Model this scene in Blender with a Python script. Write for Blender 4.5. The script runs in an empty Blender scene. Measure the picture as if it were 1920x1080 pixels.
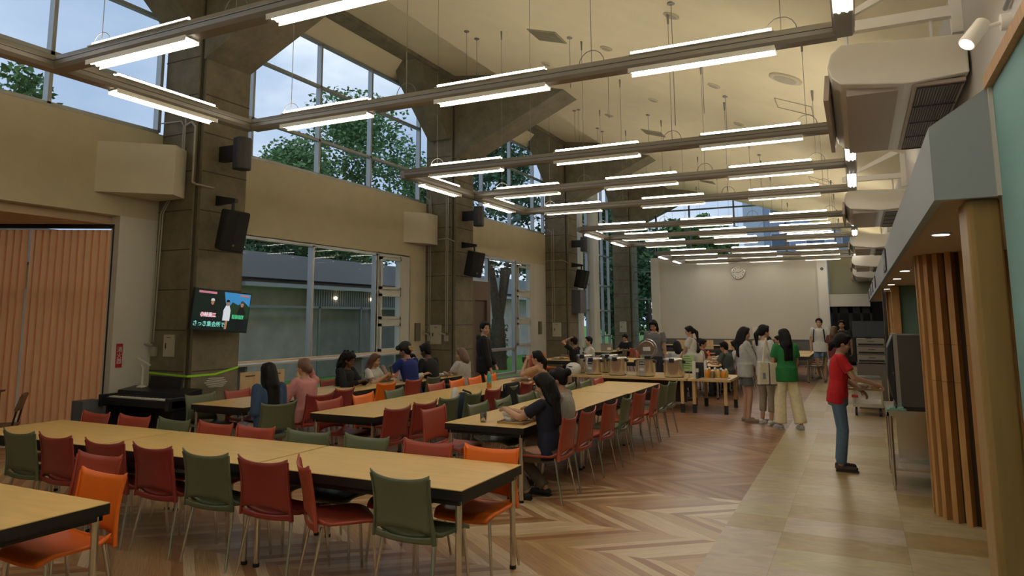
import bpy, bmesh, math, random
from mathutils import Vector, Matrix, Euler
random.seed(7)
C = bpy.context.scene.collection
PI = math.pi
def R(d): return math.radians(d)
V = Vector

# ------------------------------------------------------------------ materials
MATS = {}
def mat(name, col, rough=.5, metal=0., noise=0., scale=8., bump=0., bscale=40., emis=None, estr=0., spec=.5, coat=0., stretch=(1, 1, 1), trans=0., alpha=1., col2=None):
    if name in MATS: return MATS[name]
    m = bpy.data.materials.new(name); m.use_nodes = True
    nt = m.node_tree; N = nt.nodes; b = N['Principled BSDF']
    b.inputs['Base Color'].default_value = (*col, 1); b.inputs['Roughness'].default_value = rough
    b.inputs['Metallic'].default_value = metal; b.inputs['Specular IOR Level'].default_value = spec
    b.inputs['Coat Weight'].default_value = coat; b.inputs['Transmission Weight'].default_value = trans
    b.inputs['Alpha'].default_value = alpha
    if emis: b.inputs['Emission Color'].default_value = (*emis, 1); b.inputs['Emission Strength'].default_value = estr
    if noise or bump or col2:
        tc = N.new('ShaderNodeTexCoord'); mp = N.new('ShaderNodeMapping'); mp.inputs['Scale'].default_value = stretch
        nt.links.new(tc.outputs['Object'], mp.inputs['Vector'])
        if noise or col2:
            n = N.new('ShaderNodeTexNoise'); n.inputs['Scale'].default_value = scale; n.inputs['Detail'].default_value = 5
            nt.links.new(mp.outputs[0], n.inputs['Vector'])
            cr = N.new('ShaderNodeValToRGB'); cr.color_ramp.elements[0].position = .3; cr.color_ramp.elements[1].position = .7
            c2 = col2 or tuple(min(1, c * (1 + noise)) for c in col); c1 = col if col2 else tuple(c * (1 - noise) for c in col)
            cr.color_ramp.elements[0].color = (*c1, 1); cr.color_ramp.elements[1].color = (*c2, 1)
            nt.links.new(n.outputs['Fac'], cr.inputs[0]); nt.links.new(cr.outputs[0], b.inputs['Base Color'])
        if bump:
            n2 = N.new('ShaderNodeTexNoise'); n2.inputs['Scale'].default_value = bscale; n2.inputs['Detail'].default_value = 4
            nt.links.new(mp.outputs[0], n2.inputs['Vector'])
            bp = N.new('ShaderNodeBump'); bp.inputs['Strength'].default_value = bump; bp.inputs['Distance'].default_value = .01
            nt.links.new(n2.outputs['Fac'], bp.inputs['Height']); nt.links.new(bp.outputs[0], b.inputs['Normal'])
    MATS[name] = m; return m

def glass_mat():
    m = bpy.data.materials.new('window_glass'); m.use_nodes = True; nt = m.node_tree; N = nt.nodes; N.clear()
    o = N.new('ShaderNodeOutputMaterial'); t = N.new('ShaderNodeBsdfTransparent'); t.inputs[0].default_value = (.90, .92, .93, 1)
    g = N.new('ShaderNodeBsdfGlossy'); g.inputs['Roughness'].default_value = .01; g.inputs[0].default_value = (.9, .9, .9, 1)
    f = N.new('ShaderNodeLayerWeight'); f.inputs[0].default_value = .5
    pw = N.new('ShaderNodeMath'); pw.operation = 'POWER'; pw.inputs[1].default_value = 4.5
    mu = N.new('ShaderNodeMath'); mu.operation = 'MULTIPLY_ADD'; mu.inputs[1].default_value = .4; mu.inputs[2].default_value = .014; mu.use_clamp = True; nt.links.new(f.outputs['Facing'], pw.inputs[0])
    x = N.new('ShaderNodeMixShader'); L = nt.links.new
    L(pw.outputs[0], mu.inputs[0]); L(mu.outputs[0], x.inputs[0]); L(t.outputs[0], x.inputs[1]); L(g.outputs[0], x.inputs[2]); L(x.outputs[0], o.inputs[0])
    return m
GLASS = glass_mat()

def wood_floor(name, cols, rough):
    """zigzag plank floor: planks follow a zigzag along Y, one random tone per plank"""
    m = bpy.data.materials.new(name); m.use_nodes = True; nt = m.node_tree; N = nt.nodes; L = nt.links.new
    b = N['Principled BSDF']; b.inputs['Roughness'].default_value = rough
    tc = N.new('ShaderNodeTexCoord'); sp = N.new('ShaderNodeSeparateXYZ'); L(tc.outputs['Object'], sp.inputs[0])
    def M(op, a, bb=None, c=None):
        n = N.new('ShaderNodeMath'); n.operation = op
        for i, v in enumerate((a, bb, c)):
            if v is None: continue
            if isinstance(v, (int, float)): n.inputs[i].default_value = v
            else: L(v, n.inputs[i])
        return n.outputs[0]
    t = M('ADD', M('DIVIDE', sp.outputs[1], 1.34), .05 - 4.22 + 10)
    seg = M('FLOOR', M('MULTIPLY', t, 2))
    tri = M('ABSOLUTE', M('SUBTRACT', M('FRACT', t), .5))       # 0..0.5
    v = M('DIVIDE', M('ADD', M('MULTIPLY', tri, 1.62), sp.outputs[0]), .125)
    idx = M('FLOOR', v)
    cb = N.new('ShaderNodeCombineXYZ'); L(idx, cb.inputs[0]); L(seg, cb.inputs[1])
    wn = N.new('ShaderNodeTexWhiteNoise'); wn.noise_dimensions = '2D'; L(cb.outputs[0], wn.inputs['Vector'])
    cr = N.new('ShaderNodeValToRGB'); cr.color_ramp.interpolation = 'CONSTANT'; e = cr.color_ramp.elements
    while len(e) < len(cols): e.new(.5)
    for i, c in enumerate(cols): e[i].position = i / len(cols); e[i].color = (*c, 1)
    L(wn.outputs['Value'], cr.inputs[0])
    # grain
    mp = N.new('ShaderNodeMapping'); mp.inputs['Scale'].default_value = (1.5, 1.5, 1); mp.inputs['Rotation'].default_value = (0, 0, .8)
    L(tc.outputs['Object'], mp.inputs[0]); gn = N.new('ShaderNodeTexNoise'); gn.inputs['Scale'].default_value = 6; gn.inputs['Detail'].default_value = 8
    cb2 = N.new('ShaderNodeCombineXYZ'); L(M('MULTIPLY', v, 2.2), cb2.inputs[0]); L(sp.outputs[1], cb2.inputs[1]); L(idx, cb2.inputs[2]); L(cb2.outputs[0], gn.inputs['Vector'])
    mr = N.new('ShaderNodeMapRange'); mr.inputs[1].default_value = .3; mr.inputs[2].default_value = .7; mr.inputs[3].default_value = .72; mr.inputs[4].default_value = 1.2; L(gn.outputs['Fac'], mr.inputs[0])
    fr = M('FRACT', v); edge = M('GREATER_THAN', M('MINIMUM', fr, M('SUBTRACT', 1, fr)), .018)
    k = M('MULTIPLY', mr.outputs[0], M('ADD', M('MULTIPLY', edge, .25), .75))
    vm = N.new('ShaderNodeVectorMath'); vm.operation = 'SCALE'; L(cr.outputs[0], vm.inputs[0]); L(k, vm.inputs['Scale']); L(vm.outputs[0], b.inputs['Base Color'])
    return m
def tile_floor():
    m = bpy.data.materials.new('stone_tile'); m.use_nodes = True; nt = m.node_tree; N = nt.nodes; L = nt.links.new
    b = N['Principled BSDF']; b.inputs['Roughness'].default_value = .33
    tc = N.new('ShaderNodeTexCoord'); sp = N.new('ShaderNodeSeparateXYZ'); L(tc.outputs['Object'], sp.inputs[0])
    def M(op, a, bb=None):
        n = N.new('ShaderNodeMath'); n.operation = op
        for i, v in enumerate((a, bb)):
            if v is None: continue
            if isinstance(v, (int, float)): n.inputs[i].default_value = v
            else: L(v, n.inputs[i])
        return n.outputs[0]
    u = M('DIVIDE', M('ADD', sp.outputs[0], .69 + 9.2), .92); iu = M('FLOOR', u)
    v = M('DIVIDE', M('ADD', sp.outputs[1], M('MULTIPLY', M('MODULO', iu, 2), .04)), .485); iv = M('FLOOR', v)
    cb = N.new('ShaderNodeCombineXYZ'); L(iu, cb.inputs[0]); L(iv, cb.inputs[1])
    wn = N.new('ShaderNodeTexWhiteNoise'); wn.noise_dimensions = '2D'; L(cb.outputs[0], wn.inputs['Vector'])
    cr = N.new('ShaderNodeValToRGB'); cr.color_ramp.interpolation = 'CONSTANT'; e = cr.color_ramp.elements
    cols = [(.42, .32, .16), (.46, .37, .22), (.36, .25, .10), (.45, .36, .27), (.42, .36, .19)]
    while len(e) < len(cols): e.new(.5)
    for i, c in enumerate(cols): e[i].position = i / len(cols); e[i].color = (*c, 1)
    L(wn.outputs['Value'], cr.inputs[0])
    gn = N.new('ShaderNodeTexNoise'); gn.inputs['Scale'].default_value = 5; gn.inputs['Detail'].default_value = 8; gn.inputs['Distortion'].default_value = 1.2
    mp = N.new('ShaderNodeMapping'); mp.inputs['Scale'].default_value = (.8, 1.5, 1); L(tc.outputs['Object'], mp.inputs[0]); L(mp.outputs[0], gn.inputs['Vector'])
    mr = N.new('ShaderNodeMapRange'); mr.inputs[1].default_value = .3; mr.inputs[2].default_value = .7; mr.inputs[3].default_value = .82; mr.inputs[4].default_value = 1.14; L(gn.outputs['Fac'], mr.inputs[0])
    fu = M('FRACT', u); fv = M('FRACT', v)
    e1 = M('GREATER_THAN', M('MINIMUM', fu, M('SUBTRACT', 1, fu)), .004); e2 = M('GREATER_THAN', M('MINIMUM', fv, M('SUBTRACT', 1, fv)), .006)
    k = M('MULTIPLY', mr.outputs[0], M('ADD', M('MULTIPLY', M('MULTIPLY', e1, e2), .2), .8))
    vm = N.new('ShaderNodeVectorMath'); vm.operation = 'SCALE'; L(cr.outputs[0], vm.inputs[0]); L(k, vm.inputs['Scale']); L(vm.outputs[0], b.inputs['Base Color'])
    return m
def concrete_mat():
    m = bpy.data.materials.new('board_marked_concrete'); m.use_nodes = True; nt = m.node_tree; N = nt.nodes; L = nt.links.new
    b = N['Principled BSDF']; b.inputs['Roughness'].default_value = .85
    tc = N.new('ShaderNodeTexCoord'); n = N.new('ShaderNodeTexNoise'); n.inputs['Scale'].default_value = 3; n.inputs['Detail'].default_value = 9; n.inputs['Roughness'].default_value = .7
    L(tc.outputs['Object'], n.inputs['Vector']); cr = N.new('ShaderNodeValToRGB'); e = cr.color_ramp.elements
    e[0].position = .3; e[0].color = (.135, .115, .07, 1); e[1].position = .72; e[1].color = (.25, .215, .14, 1); L(n.outputs['Fac'], cr.inputs[0]); L(cr.outputs[0], b.inputs['Base Color'])
    n2 = N.new('ShaderNodeTexNoise'); n2.inputs['Scale'].default_value = 60; n2.inputs['Detail'].default_value = 3; L(tc.outputs['Object'], n2.inputs['Vector'])
    bp = N.new('ShaderNodeBump'); bp.inputs['Strength'].default_value = .5; bp.inputs['Distance'].default_value = .01; L(n2.outputs['Fac'], bp.inputs['Height']); L(bp.outputs[0], b.inputs['Normal'])
    return m
def blind_mat():
    m = bpy.data.materials.new('blind_fabric'); m.use_nodes = True; nt = m.node_tree; N = nt.nodes; L = nt.links.new
    b = N['Principled BSDF']; b.inputs['Base Color'].default_value = (.85, .58, .38, 1); b.inputs['Roughness'].default_value = .9
    o = N['Material Output']; t = N.new('ShaderNodeBsdfTranslucent'); t.inputs[0].default_value = (1, .70, .46, 1)
    x = N.new('ShaderNodeMixShader'); x.inputs[0].default_value = .6; L(b.outputs[0], x.inputs[1]); L(t.outputs[0], x.inputs[2]); L(x.outputs[0], o.inputs[0])
    return m

WALL = mat('cream_wall_paint', (.54, .48, .33), .85, noise=.04, scale=3)
CEIL = mat('cream_ceiling_paint', (.70, .61, .41), .9, noise=.03, scale=2)
WHITE = mat('white_paint', (.62, .60, .54), .6)
SCREEN = mat('end_wall_paint', (.56, .53, .47), .8)
GREYW = mat('blue_grey_wall_paint', (.33, .37, .40), .75)
SOFFIT = mat('serving_ceiling_paint', (.55, .40, .27), .85)
TEAL = mat('teal_wall_paint', (.24, .45, .44), .75)
TEAL2 = mat('grey_green_wall_paint', (.16, .26, .21), .75)
CONC = concrete_mat()
JOINT = mat('concrete_joint', (.07, .06, .04), .9)
ALU = mat('window_aluminium', (.42, .44, .44), .45, .6)
ALUW = mat('white_window_frame', (.55, .55, .50), .5)
STEEL = mat('brushed_stainless_steel', (.70, .68, .64), .25, 1., bump=.04, bscale=8, stretch=(40, 40, 1))
CHROME = mat('chrome', (.72, .70, .66), .2, 1.)
TOPW = mat('beech_laminate', (.72, .48, .17), .34, noise=.07, scale=2.5, stretch=(1, 8, 1))
TOPR = mat('light_wood_laminate', (.62, .42, .18), .4, noise=.08, scale=3, stretch=(8, 1, 1))
BLACK = mat('black_laminate', (.012, .012, .012), .45)
BLKP = mat('black_plastic', (.015, .015, .017), .5)
RED = mat('red_plastic', (.37, .062, .034), .42)
RED2 = mat('dark_red_plastic', (.28, .038, .028), .42)
GREEN = mat('olive_green_plastic', (.12, .142, .075), .42)
ORANGE = mat('orange_plastic', (.85, .17, .012), .4)
DARKPAD = mat('black_seat_pad', (.03, .032, .036), .6)
PLY = mat('plywood', (.66, .46, .24), .5, noise=.1, scale=4, stretch=(6, 1, 1))
OAK = mat('orange_stained_wood', (.50, .26, .085), .5, noise=.16, scale=3, stretch=(9, 9, .7))
OAKD = mat('golden_oak_veneer', (.36, .22, .075), .5, noise=.10, scale=3, stretch=(6, 6, .6))
DARKW = mat('dark_brown_core', (.05, .025, .012), .7)
RAIL = mat('lamp_rail_grey_metal', (.31, .29, .26), .45, .4)
TUBE = mat('lit_fluorescent_tube', (1, 1, 1), .5, emis=(1., .93, .80), estr=19.0)
REFL = mat('lamp_reflector_white', (.8, .78, .7), .4)
DOWN = mat('lit_downlight_glass', (1, 1, 1), .5, emis=(1., .85, .65), estr=6.0)
WIRE = mat('steel_wire', (.25, .23, .2), .5, .5)
CONDUIT = mat('painted_steel_conduit', (.42, .40, .34), .5, .2)
ACW = mat('air_conditioner_white', (.86, .82, .75), .3)
ACB = mat('air_conditioner_panel', (.50, .41, .33), .45)
ACD = mat('air_conditioner_dark', (.09, .075, .06), .6)
BROWN = mat('brown_steel_door', (.14, .085, .055), .55)
GRASS = mat('grass_turf', (.13, .30, .04), .95, noise=.35, scale=30, bump=.6, bscale=120)
LEAF = mat('tree_leaves', (.07, .16, .05), .7, col2=(.20, .34, .12), scale=2.5)
LEAFD = mat('dark_tree_leaves', (.035, .09, .04), .7, col2=(.09, .18, .08), scale=2.5)
BARK = mat('tree_bark', (.09, .07, .05), .9, noise=.3, scale=12)
DARKB = mat('dark_facade_panel', (.56, .49, .45), .7, noise=.15, scale=2)
GREYB = mat('grey_roof_fascia', (.36, .365, .40), .7)
FLOORL = wood_floor('light_zigzag_planks', [(.47, .30, .15), (.63, .48, .31), (.32, .15, .06), (.52, .35, .18), (.38, .21, .10), (.60, .44, .27), (.44, .26, .12)], .30)
FLOORD = wood_floor('brown_zigzag_planks', [(.31, .155, .078), (.22, .105, .055), (.38, .215, .12), (.27, .13, .065), (.34, .18, .095), (.29, .145, .08)], .38)
TILE = tile_floor()
SKINS = {'l': mat('fair_skin', (.52, .30, .20), .5), 'm': mat('medium_skin', (.36, .19, .115), .5), 'd': mat('dark_skin', (.13, .06, .035), .5)}
HAIR = mat('black_hair', (.010, .008, .008), .6, spec=.25, bump=.5, bscale=12, stretch=(14, 14, 1))
HAIRB = mat('brown_hair', (.12, .055, .028), .45, bump=.5, bscale=12, stretch=(14, 14, 1))
HAIRL = mat('light_brown_hair', (.17, .095, .06), .45, bump=.5, bscale=12, stretch=(14, 14, 1))
def cloth(name, c): return mat(name + '_cloth', c, .9, noise=.08, scale=20, bump=.25, bscale=18)

# ------------------------------------------------------------------ mesh builder
class MB:
    def __init__(s): s.v = []; s.f = []; s.sm = []
    def add(s, vs, fs, smooth=False, T=None):
        o = len(s.v)
        s.v += [tuple(T @ V(p)) if T else tuple(p) for p in vs]
        s.f += [tuple(i + o for i in f) for f in fs]; s.sm += [smooth] * len(fs); return s
    def box(s, x0, x1, y0, y1, z0, z1, T=None):
        vs = [(x, y, z) for z in (z0, z1) for y in (y0, y1) for x in (x0, x1)]
        return s.add(vs, [(0, 2, 3, 1), (4, 5, 7, 6), (0, 1, 5, 4), (2, 6, 7, 3), (0, 4, 6, 2), (1, 3, 7, 5)], False, T)
    def rings(s, rs, smooth=True, cap=True, T=None, close=True):
        n = len(rs[0]); vs = [p for r in rs for p in r]; fs = []
        for i in range(len(rs) - 1):
            for j in range(n if close else n - 1):
                k = (j + 1) % n; fs.append((i * n + j, i * n + k, (i + 1) * n + k, (i + 1) * n + j))
        s.add(vs, fs, smooth, T)
        if cap and close:
            s.add(rs[0], [tuple(range(n))[::-1]], False, T); s.add(rs[-1], [tuple(range(n))], False, T)
        return s
    def cyl(s, p1, p2, r1, r2=None, n=12, T=None, cap=True):
        p1, p2 = V(p1), V(p2); r2 = r1 if r2 is None else r2; d = p2 - p1
        q = d.to_track_quat('Z', 'Y') if d.length > 1e-6 else Matrix.Identity(3).to_quaternion()
        rs = [[tuple(p + q @ V((r * math.cos(2 * PI * i / n), r * math.sin(2 * PI * i / n), 0))) for i in range(n)] for p, r in ((p1, r1), (p2, r2))]
        return s.rings(rs, True, cap, T)
    def caps(s, p1, p2, r1, r2=None, n=12, flat2=False, flat1=False):
        p1, p2 = V(p1), V(p2); r2 = r1 if r2 is None else r2; d = p2 - p1
        if d.length < 1e-5: d = V((0, 0, 1e-4))
        q = d.to_track_quat('Z', 'Y'); u = d.normalized(); rs = []
        def ring(c, r): rs.append([tuple(c + q @ V((r * math.cos(2 * PI * i / n), r * math.sin(2 * PI * i / n), 0))) for i in range(n)])
        if not flat1:
            for a in (80, 55, 30): ring(p1 - u * r1 * math.sin(R(a)), r1 * math.cos(R(a)))
        ring(p1, r1); ring(p2, r2)
        if not flat2:
            for a in (30, 55, 80): ring(p2 + u * r2 * math.sin(R(a)), r2 * math.cos(R(a)))
        return s.rings(rs)
    def ell(s, c, r, n=14, m=9, Q=None):
        c = V(c); rs = []
        for i in range(1, m):
            a = PI * i / m
            rs.append([tuple(c + (Q @ V(p) if Q else V(p))) for p in [(r[0] * math.sin(a) * math.cos(2 * PI * j / n), r[1] * math.sin(a) * math.sin(2 * PI * j / n), -r[2] * math.cos(a)) for j in range(n)]])
        return s.rings(rs)
    def lathe(s, prof, c=(0, 0, 0), n=24, T=None, cap=True):
        rs = [[(c[0] + r * math.cos(2 * PI * i / n), c[1] + r * math.sin(2 * PI * i / n), c[2] + z) for i in range(n)] for r, z in prof]
        return s.rings(rs, True, cap, T)
    def tube(s, pts, r, n=8):
        pts = [V(p) for p in pts]; rs = []
        for i, p in enumerate(pts):
            d = (pts[min(i + 1, len(pts) - 1)] - pts[max(i - 1, 0)]).normalized()
            q = d.to_track_quat('Z', 'Y') if abs(d.z) < .99 else Matrix.Rotation(0 if d.z > 0 else PI, 3, 'X').to_quaternion()
            rs.append([tuple(p + q @ V((r * math.cos(2 * PI * k / n), r * math.sin(2 * PI * k / n), 0))) for k in range(n)])
        for a, b in zip(pts, pts[1:]): s.cyl(a, b, r, n=n)
        return s
    def prism(s, poly, a0, a1, axis='y', T=None):
        """poly in the two other axes"""
        def P(u, v, a): return {'x': (a, u, v), 'y': (u, a, v), 'z': (u, v, a)}[axis]
        n = len(poly); vs = [P(u, v, a0) for u, v in poly] + [P(u, v, a1) for u, v in poly]
        fs = [(i, (i + 1) % n, (i + 1) % n + n, i + n) for i in range(n)] + [tuple(range(n))[::-1], tuple(range(n, 2 * n))]
        return s.add(vs, fs, False, T)
    def build(s, name, m, parent=None, loc=None, rz=0, bevel=0, fix=True):
        me = bpy.data.meshes.new(name); me.from_pydata(s.v, [], s.f)
        me.polygons.foreach_set('use_smooth', s.sm); me.update()
        if fix:
            bm = bmesh.new(); bm.from_mesh(me); bmesh.ops.recalc_face_normals(bm, faces=bm.faces); bm.to_mesh(me); bm.free()
        if m: me.materials.append(m)
        o = bpy.data.objects.new(name, me); C.objects.link(o)
        if parent: o.parent = parent
        if loc: o.location = loc
        o.rotation_euler[2] = rz
        if bevel:
            b = o.modifiers.new('bevel', 'BEVEL'); b.width = bevel; b.segments = 2; b.limit_method = 'ANGLE'
        return o
def tag(o, label, cat, group=None, kind=None):
    o['label'] = label; o['category'] = cat
    if group: o['group'] = group
    if kind: o['kind'] = kind
    return o
def empty(name, loc=(0, 0, 0), rz=0, label=None, cat=None, group=None):
    o = bpy.data.objects.new(name, None); C.objects.link(o); o.location = loc; o.rotation_euler[2] = rz; o.empty_display_size = .1
    if label: tag(o, label, cat, group)
    return o
def struct(name, mb, m, parent=None, label=None):
    o = mb.build(name, m, parent)
    if not parent: o['kind'] = 'structure'
    if label: o['label'] = label
    return o
def dup(root, loc, rz, label, group=None, parent=None):
    def cp(o, par):
        c = o.copy(); C.objects.link(c)
        if par: c.parent = par
        for ch in o.children: cp(ch, c)
        return c
    r = cp(root, None); r.location = loc; r.rotation_euler = (0, 0, rz); r['label'] = label
    if group: r['group'] = group
    return r
def text(s, size, m, parent, loc, rot, name='lettering', ext=.001):
    cu = bpy.data.curves.new(name, 'FONT'); cu.body = s; cu.size = size; cu.extrude = ext; cu.align_x = 'CENTER'; cu.align_y = 'CENTER'; cu.space_line = .95
    q = bpy.data.objects.new('tmp', cu); C.objects.link(q); dg = bpy.context.evaluated_depsgraph_get(); me = bpy.data.meshes.new_from_object(q.evaluated_get(dg)); bpy.data.objects.remove(q)
    me.materials.clear(); me.materials.append(m); o = bpy.data.objects.new(name, me); C.objects.link(o); o.parent = parent; o.location = loc; o.rotation_euler = rot
    return o

# ------------------------------------------------------------------ camera
FX, CXP, CYP = 1344.2, 926.3, 417.6; YAW, PIT, ROL = -.4672, .1320, -.0022
cy_, sy_ = math.cos(YAW), math.sin(YAW); cp_, sp_ = math.cos(PIT), math.sin(PIT)
w_ = V((sy_ * cp_, cy_ * cp_, sp_)); r0 = V((cy_, -sy_, 0)); u0 = r0.cross(w_)
r_ = r0 * math.cos(ROL) + u0 * math.sin(ROL); u_ = u0 * math.cos(ROL) - r0 * math.sin(ROL)
cd = bpy.data.cameras.new('camera'); cam = bpy.data.objects.new('camera', cd); C.objects.link(cam)
cam.matrix_world = Matrix(((r_.x, u_.x, -w_.x, 0), (r_.y, u_.y, -w_.y, 0), (r_.z, u_.z, -w_.z, 1.8), (0, 0, 0, 1)))
cd.sensor_width = 36; cd.lens = FX / 1920 * 36; cd.shift_x = (960 - CXP) / 1920; cd.shift_y = -(540 - CYP) / 1920
cd.clip_start = .05; cd.clip_end = 500
bpy.context.scene.camera = cam

# ------------------------------------------------------------------ sky
wd = bpy.data.worlds.new('overcast_sky'); bpy.context.scene.world = wd; wd.use_nodes = True
nt = wd.node_tree; N = nt.nodes; bg = N['Background']; L = nt.links.new
tc = N.new('ShaderNodeTexCoord'); mp = N.new('ShaderNodeMapping'); mp.inputs['Scale'].default_value = (1, 1, 2.2); L(tc.outputs['Generated'], mp.inputs[0])
n1 = N.new('ShaderNodeTexNoise'); n1.inputs['Scale'].default_value = 2.6; n1.inputs['Detail'].default_value = 6; n1.inputs['Roughness'].default_value = .5; L(mp.outputs[0], n1.inputs['Vector'])
cr = N.new('ShaderNodeValToRGB'); e = cr.color_ramp.elements; e[0].position = .36; e[0].color = (.27, .37, .53, 1); e[1].position = .68; e[1].color = (.72, .77, .84, 1)
x = e.new(.54); x.color = (.40, .50, .64, 1)
L(n1.outputs['Fac'], cr.inputs[0]); L(cr.outputs[0], bg.inputs[0]); bg.inputs[1].default_value = 1.35

sc = bpy.context.scene
sc.view_settings.view_transform = 'Standard'; sc.view_settings.look = 'None'; sc.view_settings.gamma = 1; sc.view_settings.use_curve_mapping = False
sc.view_settings.exposure = 0.15

# ------------------------------------------------------------------ shell
XL = -9.6; XR = .9; YE = 31.2; YB = -5.0
CY = [7.48 + 7.75 * k for k in range(4)]            # south faces of the columns
m = MB().box(-9.8, -1.15, YB, 7.7, -.1, 0); struct('floor', m, FLOORL, label='pale zigzag plank floor')
m = MB().box(-9.8, -1.15, 7.7, YE + .6, -.1, 0); struct('floor', m, FLOORD, label='brown zigzag plank floor')
m = MB().box(-1.15, 4.0, YB, YE + 3, -.1, 0); struct('floor', m, TILE, label='beige stone tile walkway')
m = MB().box(-15, -9.8, YB, 8.2, -.12, -.004); struct('floor', m, FLOORL, label='plank floor of the alcove behind the blinds')
prof = [(-7.04, 7.32), (-6.3, 7.22), (-5.6, 7.05), (-4.85, 6.82), (-4.0, 6.56), (-3.15, 6.27), (-2.3, 5.93), (-1.43, 5.56), (-.3, 5.10), (.5, 4.80), (1.2, 4.56)]
def ceil_z(x):
    for (a, b), (c, d) in zip(prof, prof[1:]):
        if a <= x <= c: return b + (d - b) * (x - a) / (c - a)
    return 7.7
m = MB(); n = len(prof)
m.add([(x, y, z) for y in (YB, YE + .1) for x, z in prof], [(i, i + 1, n + i + 1, n + i) for i in range(n - 1)], True)
m.add([(x, y, z + .15) for y in (YB, YE + .1) for x, z in prof], [(i, i + 1, n + i + 1, n + i) for i in range(n - 1)], True)
m.box(-7.06, -7.0, YB, YE + .1, 7.32, 7.7)
struct('ceiling', m, CEIL, label='sloping cream ceiling')
m = MB().prism([(-8.8, 7.9), (-7.0, 7.66), (-7.0, 7.8), (-8.8, 8.05)], YB, YE + .1); struct('ceiling', m, CEIL, label='shaded ceiling strip beside the concrete beam')
m = MB().prism([(-9.7, 7.47), (-9.2, 7.83), (-9.2, 8.0), (-9.7, 8.0)], YB, YE + .1); struct('ceiling', m, CEIL, label='cream soffit over the high windows')
m = MB().box(-9.2, -8.8, YB, YE, 7.80, 8.15); struct('trim_1', m, CONC, label='long concrete eaves beam')
# left wall: band between low and high windows
def wl(name, y0, y1, z0, z1, m_=WALL, x0=-9.78, x1=XL):
    return struct(name, MB().box(x0, x1, y0, y1, z0, z1), m_)
wl('wall_left', YB, CY[0], 3.30, 4.66)
wl('wall_left', CY[0] + .95, CY[1], 3.26, 4.66)
wl('wall_left', CY[1] + .95, CY[2], 3.60, 4.66)
wl('wall_left', 6.84, CY[0] + .1, 0, 3.30, WHITE)
wl('wall_left', 14.52, CY[1] + .1, 0, 3.26)
wl('wall_left', 22.02, CY[2] + .1, 0, 3.60, WHITE)
# soffit of the alcove and its walls
m = MB().prism([(-9.78, YB), (-15, YB), (-15, 3.86), (-9.78, 6.84)], 3.18, 3.30, 'z'); struct('ceiling', m, SOFFIT, label='brown alcove ceiling')
m = MB().box(-15.2, -15, YB, 3.8, 0, 3.3).box(-15.2, -9.78, YB - .2, YB, 0, 3.3); struct('wall_back', m, WALL)
m = MB().box(-9.8, 4.0, YB - .2, YB, 0, 8.2); struct('wall_back', m, WALL)
# right side
m = MB().box(.63, XR + .1, YB, 4.02, 0, 2.88); struct('wall_right', m, TEAL, label='teal wall beside the walkway')
m = MB().box(.60, XR, YB, 4.02, 2.88, 2.94); struct('trim_2', m, OAK, label='orange wood rail along the top of the teal wall')
m = MB().box(.612, .629, 3.99, 4.018, 2.36, 2.88); struct('trim_6', m, WHITE, label='thin white strip between the bulkhead and the teal wall')
m = MB().box(XR, XR + .15, YB, YE, 2.7, 5.2); struct('wall_right', m, mat('white_wall_paint', (.58, .54, .49), .8))
m = MB().prism([(.36, 2.36), (.36, 2.72), (.9, 3.08), (.9, 2.42), (.40, 2.42), (.40, 2.36)], 4.06, YE - .4)
m.prism([(.36, 2.36), (.36, 2.72), (.9, 3.08), (.9, 2.36)], 4.02, 4.06)
struct('wall_right', m, GREYW, label='blue grey bulkhead over the serving counter')
m = MB().box(.405, 3.8, 4.07, YE, 2.385, 2.42); struct('ceiling', m, SOFFIT, label='low ceiling over the serving area')
m = MB().box(3.6, 3.75, 4.0, YE + 2, 0, 2.4).box(.9, 3.6, 4.0, 4.1, 0, 2.4); struct('wall_right', m, TEAL2, label='back wall of the serving area')
# end wall
m = MB().box(-7.68, -7.36, 29.8, 31.0, 0, 4.27); struct('trim_7', m, mat('white_end_pier', (.62, .60, .53), .7), label='pale pier at the left end of the end wall')
m = MB().box(-7.40, -1.32, 30.0, 30.2, .95, 4.25).box(-7.40, -1.32, 30.2, YE, 4.19, 4.25); struct('wall_end', m, SCREEN, label='big pale end wall')
m = MB().box(-7.36, -1.32, 30.03, 30.25, 0, .95); struct('wall_end', m, mat('grey_dado', (.14, .135, .13), .7), label='dark grey dado under the end wall')
m = MB().box(-1.32, -.98, 29.9, 30.25, 0, 4.1); struct('trim_3', m, mat('white_post_paint', (.66, .64, .60), .6), label='white pilaster right of the end wall')
m = MB().box(-.98, .9, YE - .2, YE, 2.6, 4.2); struct('wall_end', m, mat('green_cream_wall_paint', (.40, .38, .27), .8), label='cream wall over the far doors')
m = MB().box(-.98, .40, 30.2, 30.6, 2.2, 2.66); struct('trim_4', m, mat('grey_beam_paint', (.62, .61, .56), .7), label='grey beam over the far doors')
m = MB().box(-.98, 3.6, YE + 1.2, YE + 1.35, 0, 2.7).box(-.98, 3.6, YE, YE + 1.3, 2.6, 2.7); struct('wall_end', m, mat('dark_lobby_wall', (.03, .025, .02), .7))

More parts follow.
